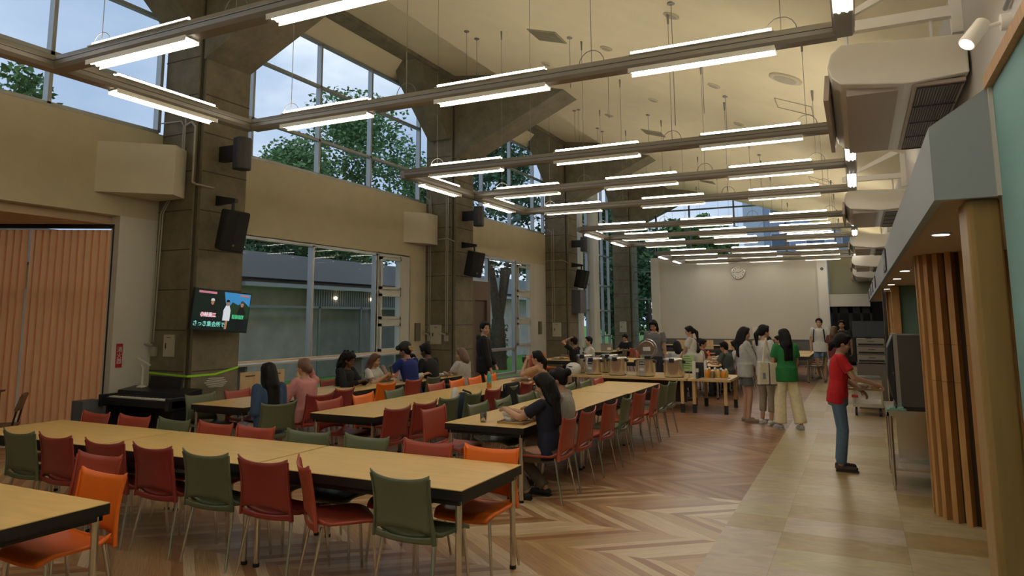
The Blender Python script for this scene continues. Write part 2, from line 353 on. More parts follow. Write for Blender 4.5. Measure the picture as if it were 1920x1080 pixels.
# ------------------------------------------------------------------ windows
def glazing(name, X, ys, zs, label, fr=ALU, w=.055, d=.09, skip=(), thick=None, axis='x', extra=None):
    """frame grid in the plane X=const (axis x) or Y=const (axis y)"""
    root = empty(name); root['kind'] = 'structure'; root['label'] = label
    f = MB()
    def bx(a0, a1, z0, z1, dd=d):
        if axis == 'x': f.box(X - dd, X, a0, a1, z0, z1)
        else: f.box(a0, a1, X, X + dd, z0, z1)
    for y in ys: bx(y - w / 2, y + w / 2, zs[0], zs[-1], d * 1.25)
    for z in zs: bx(ys[0], ys[-1], z - w / 2, z + w / 2)
    f.build('frame', fr, root)
    g = MB()
    if axis == 'x': g.add([(X - d * .6, ys[0], zs[0]), (X - d * .6, ys[-1], zs[0]), (X - d * .6, ys[-1], zs[-1]), (X - d * .6, ys[0], zs[-1])], [(0, 1, 2, 3)])
    else: g.add([(ys[0], X + d * .5, zs[0]), (ys[-1], X + d * .5, zs[0]), (ys[-1], X + d * .5, zs[-1]), (ys[0], X + d * .5, zs[-1])], [(0, 1, 2, 3)])
    g.build('pane', GLASS, root)
    return root
ZS = [4.69, 5.40, 6.53, 7.45]
glazing('window_1', XL, [-1.5, .3, 2.1, 3.9, 5.68, 7.40], ZS, 'high window over the blinds')
glazing('window_2', XL, [8.5, 9.33, 11.15, 12.89, 14.92], ZS, 'high window between the first two columns')
glazing('window_3', XL, [16.3, 18.3, 20.21, 22.01, 22.9], ZS, 'high window between the second and third columns')
glazing('window_4', XL, [8.47, 11.07, 13.18], [.06, 1.0, 3.24], 'low window behind the counter', w=.07)
r = glazing('window_5', XL, [13.22, 14.12, 14.50], [.06, 1.02, 3.24], 'casement stack right of the low window', ALUW, w=.08)
def sash(y0, y1, zz, nm='sash'):
    for z0, z1 in zz:
        f = MB(); t = .06
        f.box(XL - .02, XL + .05, y0, y1, z0, z0 + t).box(XL - .02, XL + .05, y0, y1, z1 - t, z1).box(XL - .02, XL + .05, y0, y0 + t, z0, z1).box(XL - .02, XL + .05, y1 - t, y1, z0, z1)
        f.build(nm, ALUW, r)
sash(13.28, 14.10, [(2.45, 3.18), (1.78, 2.35), (1.06, 1.68)])
MB().box(XL - .05, XL + .02, 13.28, 14.10, 2.35, 2.45).box(XL - .05, XL + .02, 13.28, 14.1, 1.68, 1.78).box(XL - .06, XL + .01, 14.14, 14.5, 0, 3.24).build('mullion', ALUW, r)
glazing('window_6', XL, [18.66, 20.50], [.12, .86, 3.56], 'tall window beside the brown door', w=.08)
r = glazing('window_7', XL, [20.55, 21.62, 21.98], [.12, .9, 3.56], 'casement stack before the third column', ALUW, w=.08)
sash(20.62, 21.58, [(2.62, 3.45), (1.75, 2.5), (.95, 1.65)])
MB().box(XL - .05, XL + .02, 20.62, 21.6, 2.5, 2.62).box(XL - .05, XL + .02, 20.62, 21.6, 1.65, 1.75).box(XL - .06, XL + .01, 21.64, 21.98, 0, 3.56).build('mullion', ALUW, r)
glazing('window_8', XL, [16.3, 18.66], [2.86, 3.56], 'transom over the brown door', w=.06)
glazing('window_9', XL, [24.3, 26.3, 27.4, 28.4, 29.33, 30.2], [.0, 1.04, 2.1, 3.14, 4.42, 5.5, 6.53, 7.45], 'full height glazing between the third and fourth columns', w=.06)
m = MB().box(-9.72, -9.45, 26.1, 26.4, 0, 7.45).box(-9.75, -9.4, 27.5, 28.2, 0, 7.45); struct('trim_5', m, mat('white_mullion_paint', (.62, .60, .52), .6), label='broad white posts in the tall glazing')
# end window above / left of the end wall
glazing('window_10', YE, [-9.6, -7.75], [0, 1.2, 2.6, 3.8, 5.0, 6.5, 7.45], 'tall end window left of the end wall', w=.05, axis='y')
glazing('window_11', YE, [-7.75, -6.3, -4.45, -2.45, -.65, .9], [4.28, 6.42, 7.3], 'high end window over the end wall', mat('dark_window_bars', (.12, .12, .13), .5, .3), w=.06, axis='y')
# door in bay 2
dr = empty('door_1'); dr['kind'] = 'structure'; dr['label'] = 'brown steel door in the left wall'
MB().box(XL - .08, XL + .06, 16.4, 17.72, 0, 2.83).box(XL - .08, XL + .06, 18.45, 18.66, 0, 2.83).box(XL - .08, XL + .06, 17.7, 18.46, 2.3, 2.83).build('frame', BROWN, dr)
MB().box(XL - .05, XL + .0, 17.72, 18.45, .0, 2.3).build('leaf', mat('brown_door_leaf', (.10, .06, .04), .5), dr)
MB().box(XL, XL + .05, 18.34, 18.37, .95, 1.1).build('door_handle', STEEL, dr)
dr = empty('door_2'); dr['kind'] = 'structure'; dr['label'] = 'dark glazed doors at the far end of the walkway'
m = MB()
for x in (-.98, -.72, -.35, -.28, .05, .38): m.box(x, x + .07, 30.62, 30.70, 0, 2.2)
m.box(-.98, .45, 30.62, 30.7, 1.95, 2.2).box(-.98, .45, 30.62, 30.7, 0, .12)
m.build('frame', BLKP, dr); MB().box(-.98, .45, 30.66, 30.665, .1, 2.1).build('pane', GLASS, dr)

# ------------------------------------------------------------------ concrete columns with brackets
ordn = ['nearest', 'second', 'third', 'farthest']
for k, y in enumerate(CY):
    c = empty('concrete_column', (-9.2, y, 0), 0, ['concrete column with the television and the two loudspeakers, nearest to the camera', 'second concrete column along the window side, beside the brown door', 'third concrete column, grey box mounted on its edge', 'fourth and farthest concrete column, beside the end wall'][k], 'column', 'concrete columns along the window side')
    zt = 7.95; m = MB()
    m.box(-.4, .34, 0, .95, 0, zt).box(.37, .43, .06, .95, 0, 7.8).box(.3, .40, .1, .85, 0, 7.8)
    m.build('shaft', CONC, c)
    j = MB(); z = .42
    while z < 6.3:
        j.box(-.41, .335, -.004, .003, z, z + .018).box(.425, .434, .07, .95, z, z + .018); z += .60
    j.box(.34, .37, .03, .06, 0, 7.6)
    j.build('joint_lines', JOINT, c)
    # bracket wing into the room
    pts = [(.4, 5.75), (.4, 7.95), (1.6, 7.76), (2.16, 7.5), (2.16, 7.36), (2.9, 7.24), (3.45, 7.05), (3.2, 7.10)]
    w = MB().prism([(.4, 5.78), (3.35, 7.12), (3.4, 7.2), (2.3, 7.6), (.4, 7.95)], .02, .93); w.build('bracket_wing', CONC, c)
    for s in (-1, 1):
        h = MB()
        y0 = 0 if s < 0 else .95
        h.prism([(y0, 6.25), (y0 + s * .12, 6.25), (y0 + s * 1.45, 7.35), (y0 + s * 1.72, 7.82), (y0, 7.82)], -.28, .32, 'x'); h.build('haunch', CONC, c)

# ------------------------------------------------------------------ outdoors
MBg = MB().box(-70, 60, -30, 160, -.3, -.13); o = MBg.build('lawn', GRASS); tag(o, 'green lawn outside the windows', 'lawn', kind='stuff')
def tree(x, y, h, cr, n, label, mt=LEAF, tz=None, squash=1.0, leaf=.16, blobs=26):
    t = empty('tree', (x, y, -.13), 0, label, 'tree', 'trees outside the windows')
    MB().cyl((0, 0, 0), (0, 0, h * .55), .22, .12, 10).cyl((0, 0, h * .4), (cr * .4, .2, h * .75), .1, .04, 8).cyl((0, 0, h * .4), (-cr * .4, -.2, h * .8), .1, .04, 8).build('trunk', BARK, t)
    rnd = random.Random(int(x * 31 + y * 17)); f = MB(); cz = h - cr * squash
    bl = []
    for i in range(blobs):
        a = rnd.uniform(0, 2 * PI); u = rnd.uniform(-1, 1); q = math.sqrt(1 - u * u) * .72; bl.append((V((q * math.cos(a) * cr, q * math.sin(a) * cr, cz + u * cr * squash * .78)), cr * rnd.uniform(.22, .42)))
    for i in range(n):
        c, rr = bl[i % blobs]; d = V((rnd.gauss(0, 1), rnd.gauss(0, 1), rnd.gauss(0, 1))).normalized() * rr * rnd.uniform(.55, 1.08); p = c + d
        e1 = V((rnd.gauss(0, 1), rnd.gauss(0, 1), rnd.gauss(0, .6))).normalized() * leaf; e2 = e1.cross(V((rnd.gauss(0, 1), rnd.gauss(0, 1), rnd.gauss(0, 1)))).normalized() * leaf * .55
        f.add([p - e1, p + e2, p + e1, p - e2], [(0, 1, 2, 3)])
    f.build('foliage', mt, t, fix=False)
    return t
tree(-22.4, 27.9, 13.1, 4.4, 24000, 'broad leafy tree behind the high window left of the second column', leaf=.12, squash=1.15, blobs=60)
tree(-14.5, 7.6, 6.9, 1.1, 1500, 'small tree top in the lower left corner of the high window', leaf=.09)
tree(-22, 40, 15.5, 4.6, 14000, 'dark evergreen behind the high window right of the second column', LEAFD, leaf=.16, squash=1.3)
tree(-18, 43, 11, 3.4, 9000, 'dark tree behind the tall glazing', LEAFD, leaf=.18, squash=1.55)
tree(-15.2, 50, 10.5, 3.4, 9000, 'dark tree behind the farthest column', LEAFD, leaf=.18, squash=1.5)
tree(-24.5, 27.2, 6.9, 1.9, 5000, 'conifer behind the roof, right of the first one', LEAFD, leaf=.12, squash=.9)
tree(-23.5, 23.6, 6.3, 1.5, 5000, 'conifer behind the roof edge, beside the loudspeaker', LEAFD, leaf=.12, squash=.9)
tree(-11.8, 45, 9.8, 2.8, 5000, 'green tree in the end window left of the window bar', leaf=.2, squash=1.2)
tree(-8.6, 47, 8.6, 2.6, 5000, 'rounded green tree in the middle of the end window', leaf=.2, squash=1.1)
tree(-12.6, 40.5, 9.0, 2.6, 9000, 'leafy tree behind the tall end window', LEAFD, leaf=.16, squash=1.65)
t = empty('tree', (-12.2, 24.6, -.13), 0, 'bare forked trunk close to the window beside the brown door', 'tree')
MB().cyl((0, 0, 0), (0, -.1, 1.9), .30, .24, 12).cyl((0, -.1, 1.8), (.1, -1.1, 4.6), .2, .1, 10).cyl((0, -.1, 1.8), (.2, .8, 5.0), .2, .1, 10).cyl((0, 0, 1.2), (.3, -.3, 3.8), .14, .09, 10).build('trunk', BARK, t)
def hedge(x0, x1, y0, y1, z1, n, label, mt=LEAF):
    rnd = random.Random(5); f = MB()
    for i in range(n):
        p = V((rnd.uniform(x0, x1), rnd.uniform(y0, y1), rnd.uniform(-.1, z1))); e1 = V((rnd.gauss(0, 1), rnd.gauss(0, 1), rnd.gauss(0, 1))).normalized() * .1; e2 = e1.cross(V((rnd.gauss(0, 1), rnd.gauss(0, 1), rnd.gauss(0, 1)))).normalized() * .06
        f.add([p - e1, p + e2, p + e1, p - e2], [(0, 1, 2, 3)])
    o = f.build('hedge', mt, fix=False); tag(o, label, 'hedge')
hedge(-14, -13.2, 21.5, 27.5, 1.5, 3500, 'clipped hedge beyond the window beside the brown door')
# low dark building across the lawn
b = empty('low_building', (-16, 20, -.13), 0, 'low dark building with grey flat roof across the lawn', 'building')
MB().box(-5, 0, -14, 16, 0, 3.1).build('wall', DARKB, b)
MB().prism([(-14, 3.12), (16, 3.12), (16, 3.86), (-14, 3.86)], -5.4, .5, 'x').build('roof', GREYB, b)
MB().box(0, .55, -5, 16, 2.86, 2.98).build('ledge', mat('pale_ledge', (.5, .52, .54), .5), b)
m = MB()
for i in range(70): m.box(.3, .34, -2 + i * .12, -2 + i * .12 + .07, 2.32, 2.86)
m.build('corrugated_screen', mat('corrugated_metal', (.32, .33, .33), .5, .3), b)
m = MB().box(.28, .34, -5, 10, 2.24, 2.32)
for y in (-1.6, .6, 2.8, 5.0): m.box(.28, .34, y, y + .08, 0, 2.3)
m.build('door_frame', ALU, b); MB().box(.30, .31, -1.6, 7, 0, 2.25).build('pane', GLASS, b)
MB().ell((.36, -.8, 2.6), (.05, .05, .05)).ell((.36, 1.2, 2.6), (.05, .05, .05)).build('wall_lamp', mat('warm_lit_bulb', (1, 1, 1), emis=(1, .75, .45), estr=12), b)
# distant block behind the end window
b = empty('office_block', (0, 72, -.13), 0, 'large blue grey office block far behind the end window', 'building')
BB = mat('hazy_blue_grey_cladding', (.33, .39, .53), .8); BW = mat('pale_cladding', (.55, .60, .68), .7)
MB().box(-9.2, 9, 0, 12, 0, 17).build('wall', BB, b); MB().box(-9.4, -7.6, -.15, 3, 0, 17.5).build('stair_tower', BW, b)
for j in range(4):
    for i in range(5):
        m = MB().box(-7 + i * 3, -5.3 + i * 3, -.12, -.02, 5.2 + j * 2.9, 6.9 + j * 2.9); w = m.build('window', BW, b)
        MB().box(-6.9 + i * 3, -5.4 + i * 3, -.14, -.12, 5.3 + j * 2.9, 6.8 + j * 2.9).build('pane', mat('distant_window_glass', (.10, .13, .18), .15), w)
b = empty('white_house', (-12, 62, -.13), 0, 'pale low house between the trees and the office block', 'building')
MB().box(-3, 9, 0, 6, 0, 6.4).build('wall', BW, b); MB().box(-3.4, 9.4, -.5, 6.5, 6.4, 6.8).build('roof', mat('grey_house_roof', (.12, .14, .16), .8), b)
for i in range(5): MB().box(-2 + i * 2.2, -.8 + i * 2.2, -.05, -.01, 4.6, 5.8).build('window', mat('distant_window_glass', (.10, .13, .18), .15), b)

# ------------------------------------------------------------------ blinds and alcove
BL = blind_mat()
bl = empty('vertical_blind', (-9.74, 6.86, 0), 0, 'closed orange vertical blinds across the alcove on the left', 'blinds')
dx, dy = V((-1.47, -.84)).normalized(); ang = math.atan2(dy, dx)
m = MB(); Lh = 5.9; T = Matrix.Rotation(ang, 4, 'Z')
MB().box(0, Lh, -.03, .03, 3.12, 3.18, T=T).build('head_rail', BLACK, bl)
nS = 58
for i in range(nS):
    m = MB(); x0 = i * (Lh / nS); 
    m.box(x0 - .010, x0 + Lh / nS + .022, -.001, .001, .02, 3.10, T=T @ Matrix.Translation((x0, 0, 0)) @ Matrix.Rotation(R(-11 + 5 * math.sin(i * .8) - (24 if i == 11 else 0)), 4, 'Z') @ Matrix.Translation((-x0, 0, 0)))
    m.build('slat', BL, bl)
MB().box(-.03, .01, -.03, .03, 0, 3.18, T=T).build('side_frame', BLACK, bl)
m = MB()
for a in (0, 1.7, 3.6, 5.8): m.box(a, a + .07, -.32, -.25, 0, 3.15, T=T)
m.box(0, 5.9, -.32, -.25, 2.25, 2.33, T=T).box(0, 5.9, -.32, -.25, 0, .1, T=T)
g = struct('window_12', m, ALU); g.location = (-9.74, 6.86, 0)
g.location = (-9.74, 6.86, 0)
# exterior light comes in behind the blinds through this opening
dl = empty('recessed_downlight', (-11.5, 5.45, 3.18), 0, 'recessed downlight in the alcove ceiling at the left edge', 'ceiling light')
MB().lathe([(.075, -.012), (.075, 0)], n=20).build('trim_ring', WHITE, dl); MB().lathe([(.055, -.016), (.055, -.005)], n=20).build('lens', DOWN, dl)
at = empty('cafe_table', (-10.95, 5.55, 0), R(30), 'small brown table at the left edge, in front of the blinds', 'table')
MB().box(-.45, .45, -.35, .35, .795, .82).build('tabletop', mat('brown_table_wood', (.20, .10, .05), .5), at)
for sx in (-1, 1):
    for sy in (-1, 1): MB().cyl((sx * .4, sy * .3, 0), (sx * .4, sy * .3, .795), .014).build('leg', BLACK, at)
ac = empty('cafe_chair', (-9.98, 5.62, 0), R(140), 'brown wooden chair with black frame in front of the blinds', 'chair')
BRW = mat('brown_chair_wood', (.17, .085, .045), .5)
MB().box(-.19, .19, -.19, .2, .43, .45).build('seat', BRW, ac, bevel=.006)
MB().prism([(-.20, .62), (-.17, .64), (-.24, .84), (-.26, .82)], -.19, .19, 'x').build('backrest', BRW, ac)
for sx in (-1, 1):
    MB().cyl((sx * .18, .19, 0), (sx * .17, .17, .43), .012).build('leg', BLACK, ac)
    MB().cyl((sx * .18, -.2, 0), (sx * .17, -.16, .45), .012).cyl((sx * .17, -.16, .45), (sx * .17, -.23, .8), .012).build('leg', BLACK, ac)
# wedge boxes beside the columns
for k in (0, 1):
    y = CY[k]; m = MB().prism([(XL, y - 1.07), (-8.85, y - .36), (-9.02, y - .02), (XL, y - .02)] if k == 0 else [(XL, y - 1.0), (-9.25, y - .45), (-9.25, y - .02), (XL, y - .02)], 3.60, 4.34, 'z')
    o = m.build('wall_duct_box', mat('pale_duct_paint', (.66, .62, .50), .8)); tag(o, ['slanted cream box on the wall left of the television column', 'narrow cream box on the wall left of the second column'][k], 'duct box', 'cream duct boxes beside the columns')

# ------------------------------------------------------------------ suspended lamp rails
def rail_mb(p1, p2):
    p1, p2 = V(p1), V(p2); d = p2 - p1; L_ = d.length; q = d.to_track_quat('X', 'Z').to_matrix().to_4x4(); T = Matrix.Translation(p1) @ q
    pr = [(-.055, -.05), (.055, -.05), (.075, -.02), (.075, .03), (.05, .075), (-.05, .075), (-.075, .03), (-.075, -.02)]
    return MB().prism(pr, 0, L_, 'x', T), T, L_
def add_rail(root, p1, p2, lamps, wires=()):
    mb, T, L_ = rail_mb(p1, p2); mb.build('rail', RAIL, root); MB().box(0, L_, -.0775, -.0745, .016, .021, T=T).box(0, L_, .0745, .0775, .016, .021, T=T).build('seam', BLKP, root)
    for a in lamps:
        h = .60
        lp = MB().box(a - h, a + h, -.062, .062, -.060, -.048, T=T).box(a - h, a + h, -.062, .062, .074, .082, T=T).box(a - h, a + h, -.066, -.063, -.088, -.045, T=T).box(a - h, a + h, .063, .066, -.088, -.045, T=T).build('lamp_housing', REFL, root)
        t = MB()
        for yy in (-.025, .025):
            t.cyl(T @ V((a - h + .02, yy, -.066)), T @ V((a + h - .02, yy, -.066)), .0095, n=8)
            t.cyl(T @ V((a - h + .02, yy, .104)), T @ V((a + h - .02, yy, .104)), .0115, n=8)
        t.build('fluorescent_tube', TUBE, lp)
    for a in wires:
        p = T @ V((a, 0, .07)); z = ceil_z(p.x)
        MB().cyl(p, (p.x, p.y, z), .0035, n=5).cyl((p.x, p.y, z - .16), (p.x, p.y, z), .011, .02, n=8).tube([(p.x + .12 * math.cos(t_), p.y, p.z + .12 * math.sin(t_) * 1.1) for t_ in [PI * i / 8 for i in range(9)]], .004, 5).build('suspension_wire', WIRE, root)
LX = [-5.07, -3.05, -1.07]
groups = [(-.6, 1.45, 3.69, 5.97), (9.13, 11.36, 13.62), (17.02, 19.3, 21.5), (24.75, 27.0, 29.2)]
gl = ['suspended grey lamp rails nearest to the camera, crossing the top of the picture', 'second group of three suspended lamp rails, before the second column', 'third group of suspended lamp rails, beside the third column', 'farthest group of suspended lamp rails, just before the end window']
for gi, ys in enumerate(groups):
    root = empty('suspended_lamp_rails', (-3.05, ys[0], 4.0), 0, gl[gi], 'ceiling light', 'suspended fluorescent lamp rails'); root.location = (0, 0, 0)
    for y in ys: add_rail(root, (-6.12, y, 4.0), (-.02, y, 4.0), [6.12 + x for x in LX], (.55, 2.1, 4.1, 5.7))
    for a, b_ in zip(ys, ys[1:]):
        add_rail(root, (-6.17, a, 4.0), (-6.17, b_, 4.0), [(b_ - a) / 2]); add_rail(root, (.03, a, 4.0), (.03, b_, 4.0), [(b_ - a) / 2])
# ceiling fittings
def on_ceiling(px, py):
    d = w_ + r_ * ((px - CXP) / FX) - u_ * ((py - CYP) / FX); t = 1.
    for _ in range(6000):
        p = V((0, 0, 1.8)) + d * t
        if p.x < 1.1 and p.z > ceil_z(p.x) - .0: return p
        t += .01
    return p
def ceil_T(p):
    s = math.atan2(ceil_z(p.x + .1) - ceil_z(p.x - .1), .2); return Matrix.Translation(p) @ Matrix.Rotation(-s, 4, 'Y')
VENT = mat('ceiling_vent_metal', (.33, .29, .19), .6)
for i, (px, py, kind) in enumerate([(1026, 67, 'v'), (1225, 249, 'v'), (1325, 340, 'v'), (1473, 147, 'd'), (1339, 160, 'd'), (1259, 28, 'd'), (1225, 187, 'd'), (1025, 119, 'd'), (1142, 216, 'd'), (1489, 200, 'h'), (1540, 340, 'h'), (1137, 90, 'd'), (1385, 232, 'd')]):
    p = on_ceiling(px, py); root = empty({'v': 'ceiling_vent', 'd': 'ceiling_disc', 'h': 'ceiling_hatch'}[kind], p)
    T = ceil_T(V((0, 0, 0))) ; s = math.atan2(ceil_z(p.x + .1) - ceil_z(p.x - .1), .2); root.rotation_euler = (0, -s, 0)
    where = ['near the top centre', 'in the middle of the ceiling', 'far down the hall', 'big one at the right of the ceiling', 'right of the middle wires', 'beside the top edge', 'under the second wire', 'over the first concrete wing', 'over the second concrete wing', 'near the white bracket', 'far down at the right', 'faint one near the top centre', 'small one at the right'][i]
    if kind == 'v':
        tag(root, 'square grey ventilation grille in the ceiling, ' + where, 'vent', 'ceiling grilles'); MB().box(-.28, .28, -.28, .28, -.02, 0).build('frame', VENT, root)
        m = MB()
        for a in range(14): m.box(-.26 + a * .038, -.245 + a * .038, -.25, .25, -.028, -.018)
        m.build('slats', mat('ceiling_vent_slat', (.2, .175, .11), .6), root)
    elif kind == 'd':
        rr = .24 if i == 3 else .11
        tag(root, 'round ceiling fitting, ' + where, 'ceiling fitting', 'round fittings in the ceiling'); MB().lathe([(rr, 0), (rr, -.02), (rr * .8, -.03)], n=24).build('rim', mat('aged_white_plastic', (.5, .44, .3), .6), root); MB().lathe([(rr * .7, -.034), (rr * .7, -.02)], n=24).build('centre_plate', VENT, root)
    else:
        tag(root, 'thin rectangular access hatch in the ceiling, ' + where, 'hatch', 'ceiling hatches'); m = MB()
        for b_ in ((-.3, .3, -.3, -.29), (-.3, .3, .29, .3), (-.3, -.29, -.3, .3), (.29, .3, -.3, .3)): m.box(*b_, -.012, 0)
        m.build('frame', VENT, root)
for i, (px, py) in enumerate([(875, 58), (894, 72), (1068, 70), (1140, 140), (1258, 5), (1215, 215), (1120, 240), (1129, 246), (1077, 207), (1085, 205), (1316, 106), (1360, 180), (1424, 290)]):
    p = on_ceiling(px, py); m = MB().cyl(p, p - V((0, 0, .02)), .05, n=10).cyl(p, p - V((0, 0, .9 if i not in (4,) else 1.6)), .005, n=5)
    o = m.build('hanging_rod', WIRE); tag(o, 'thin metal rod hanging from the cream ceiling', 'rod', 'thin rods hanging from the ceiling')

# ------------------------------------------------------------------ air conditioners and brackets on the right
def ac_unit(y, zb, label):
    a = empty('air_conditioner', (0, y, zb), 0, label, 'air conditioner', 'hanging air conditioners along the right wall'); Ly = 2.6
    sec = [(-.02, .06), (-.09, .13), (-.11, .22), (-.08, .33), (.0, .40), (.88, .34), (.88, .03), (.5, 0), (.44, 0)]
    MB().prism(sec, 0, Ly, 'y').build('casing', ACW, a, bevel=.012)
    MB().box(.02, .40, .12, Ly - .12, -.015, .06).build('front_panel', ACB, a)
    MB().box(.50, .86, .06, Ly - .06, -.018, .01).build('intake_frame', ACB, a)
    m = MB()
    for i in range(16): m.box(.53 + i * .02, .54 + i * .02, .1, Ly - .1, -.026, -.016)
    for i in range(5): m.box(.53, .85, .1 + i * .59, .115 + i * .59, -.03, -.016)
    m.build('intake_grille', ACD, a)
    MB().box(-.16, -.12, .2, Ly - .2, -.02, .20, T=Matrix.Rotation(R(6), 4, 'Y')).build('outlet_flap', ACB, a)
    for yy in (.3, 2.3):
        MB().cyl((.05, yy, .38), (.05, yy, .60), .014).cyl((.68, yy, .34), (.68, yy, .60), .014).build('hanger_rod', ACW, a)
ac_unit(6.42, 3.65, 'big white ceiling air conditioner at the top right, nearest'); ac_unit(14.1, 3.65, 'second white air conditioner along the right wall'); ac_unit(21.7, 3.65, 'third white air conditioner along the right wall')
ac_unit(25.6, 3.38, 'fourth white air conditioner along the right wall'); ac_unit(28.4, 3.16, 'farthest white air conditioner, over the grey bulkhead')
for i, (y, z) in enumerate([(6.7, 4.24), (14.4, 4.24), (21.95, 4.24)]):
    b = empty('wall_bracket', (0, y, z), 0, ['white triangular bracket over the nearest air conditioner', 'white triangular bracket over the second air conditioner', 'white triangular bracket over the third air conditioner'][i], 'bracket', 'white steel brackets on the right wall')
    MB().box(-.12, .82, -.04, .04, 0, .09).build('arm', ACW, b); MB().box(.82, .899, -.045, .045, -.15, .55).build('post', ACW, b)
    MB().prism([(-.1, .09), (-.02, .09), (.86, .47), (.86, .55), (.80, .55)], -.025, .025, 'y').build('brace', ACW, b)
def spot(x, y, z, label, aim=(-.55, -.35, -.75)):
    s = empty('spotlight', (x, y, z), 0, label, 'spotlight', 'white spotlights on the right wall'); d = V(aim).normalized(); c = V((-.16, 0, -.02))
    MB().cyl((0, 0, 0), (-.05, 0, 0), .05, n=16).build('base', ACW, s); MB().cyl((-.04, 0, 0), tuple(c), .013).build('arm', ACW, s)
    MB().cyl(tuple(c - d * .05), tuple(c + d * .13), .045, .047, n=20).build('head', ACW, s); MB().cyl(tuple(c + d * .128), tuple(c + d * .134), .038, n=20).build('lens', DOWN, s)
spot(.9, 4.95, 3.52, 'white spotlight on the right wall beside the nearest air conditioner'); spot(.9, 17.4, 3.5, 'small white spotlight below the second air conditioner'); spot(.9, 27.9, 3.12, 'tiny white spotlight near the farthest air conditioner')
o = MB().cyl((.88, 3.0, 3.72), (.88, 4.95, 3.60), .014).cyl((.885, 4.95, 3.5), (.885, 4.95, 3.0), .006).build('cable_conduit', mat('grey_conduit', (.3, .3, .3), .5, .3)); tag(o, 'grey conduit leading to the nearest spotlight', 'conduit')

# ------------------------------------------------------------------ serving side: lattice, pillars, downlights, signs
def lattice(cx, cy, r, ns, z1, label, seg=True, off=0):
    t = empty('slatted_round_pillar', (cx, cy, 0), 0, label, 'pillar', 'round pillars of wooden slats')
    MB().cyl((0, 0, 0), (0, 0, z1), r - .07, n=40).build('core', DARKW, t)
    for i in range(ns):
        a = 2 * PI * i / ns + off; T = Matrix.Rotation(a, 4, 'Z'); m = MB(); dr_ = .018 if i % 3 == 0 else 0
        for z0, z2 in ((0, 1.22), (1.224, 1.55), (1.554, z1)): m.box(r - .09, r + (.0), -.026, .026, z0, z2, T=T)
        m.build('slat', OAK, t)
lattice(1.01, 8.08, .5, 26, 2.385, 'big round pillar of vertical wooden slats beside the walkway', off=.05)
lattice(.86, 19.5, .34, 20, 2.385, 'slatted wooden pillar far down the walkway')
o = MB().prism([(.49, 4.07), (.52, 4.065), (.63, 4.08), (.63, 4.35), (.49, 4.35)], 0, 2.36, 'z').build('wooden_pillar', OAKD, bevel=.01); tag(o, 'square golden oak pillar at the right edge under the bulkhead', 'pillar')
o = MB().box(.56, .70, 15.4, 15.6, 0, 2.385).build('wooden_pillar', OAK, bevel=.01); tag(o, 'orange wooden pillar beside the grey green panel', 'pillar')
o = MB().box(.46, .52, 17.0, 17.2, 0, 2.385).build('dark_post', mat('dark_grey_metal', (.07, .065, .06), .5)); tag(o, 'narrow dark post between the far wooden pillars', 'post')
o = MB().box(.70, 1.9, 15.5, 15.62, 0, 2.385).build('partition', TEAL2); tag(o, 'grey green partition behind the drink machine', 'partition')
for i, y in enumerate((5.9, 10.4, 12.5, 14.7, 17.0)):
    d = empty('recessed_downlight', (.55, y, 2.385), 0, ['nearest recessed downlight under the bulkhead', 'second recessed downlight under the bulkhead', 'third recessed downlight under the bulkhead', 'fourth recessed downlight under the bulkhead', 'farthest recessed downlight under the bulkhead'][i], 'ceiling light', 'downlights under the bulkhead')
    MB().lathe([(.06, -.012), (.068, -.01), (.068, 0)], n=24).build('trim_ring', WHITE, d); MB().lathe([(.052, -.015), (.052, -.004)], n=24).build('lens', DOWN, d)
SGN = mat('sign_black', (.03, .03, .035), .5); SGW = mat('sign_pale_marks', (.30, .31, .31), .6)
for i, (y, h) in enumerate([(10.9, .27), (17.5, .24), (20.5, .24), (23.5, .24), (27.5, .24)]):
    s = empty('bulkhead_sign', (.355, y, 2.54), 0, ['nearest', 'second', 'third', 'fourth', 'farthest'][i] + ' small black sign on the grey bulkhead', 'sign', 'black signs on the bulkhead')
    MB().box(-.012, 0, -h * 1.6, h * 1.6, -h / 2, h / 2).build('board', SGN, s)
    m = MB()
    for q in range(5): m.box(-.016, -.012, -h * 1.3 + q * .16, -h * 1.3 + q * .16 + .09, -h * .35 + (q % 2) * .05, h * .1 + (q % 3) * .06)
    m.build('pictogram', SGW, s)
# stainless stand with drink machine
st = empty('stainless_stand', (.2, 8.85, 0), 0, 'stainless steel side table under the drink machine', 'table')
MB().box(0, .62, 0, .95, .80, .82).box(0, .62, 0, .02, .76, .80).box(0, .02, 0, .95, .76, .80).build('top', STEEL, st); MB().box(.02, .60, .03, .92, .20, .225).build('shelf', STEEL, st)
MB().box(.10, .60, .5, .52, .25, .76).build('back_plate', STEEL, st)
for x in (.03, .59):
    for y in (.03, .92):
        l = MB().cyl((x, y, .05), (x, y, .80), .019, n=14).build('leg', STEEL, st); MB().cyl((x, y, 0), (x, y, .05), .013, n=12).build('foot', STEEL, l)
dm = empty('drink_machine', (.26, 8.95, .82), 0, 'tall dark drink machine on the stainless stand, touched by the woman in red', 'drink machine')
DG = mat('dark_grey_plastic', (.075, .07, .062), .55)
MB().box(.08, .50, 0, .55, .03, .79).build('body', DG, dm, bevel=.01); MB().box(.05, .09, 0, .55, .02, .80).build('side_trim', mat('silver_plastic', (.35, .34, .32), .35, .5), dm)
MB().prism([(.05, .03), (.01, .12), (-.02, .35), (-.01, .65), (.05, .79)], .02, .53, 'y').build('door', BLKP, dm, bevel=.01)
MB().box(.03, .5, .03, .5, 0, .03).build('base', BLKP, dm)
cl = MB(); 
for i in range(7):
    cl.box(.0 + i * .025, .03 + i * .025, .0, .13, 0, .012 + .01 * (i % 3))
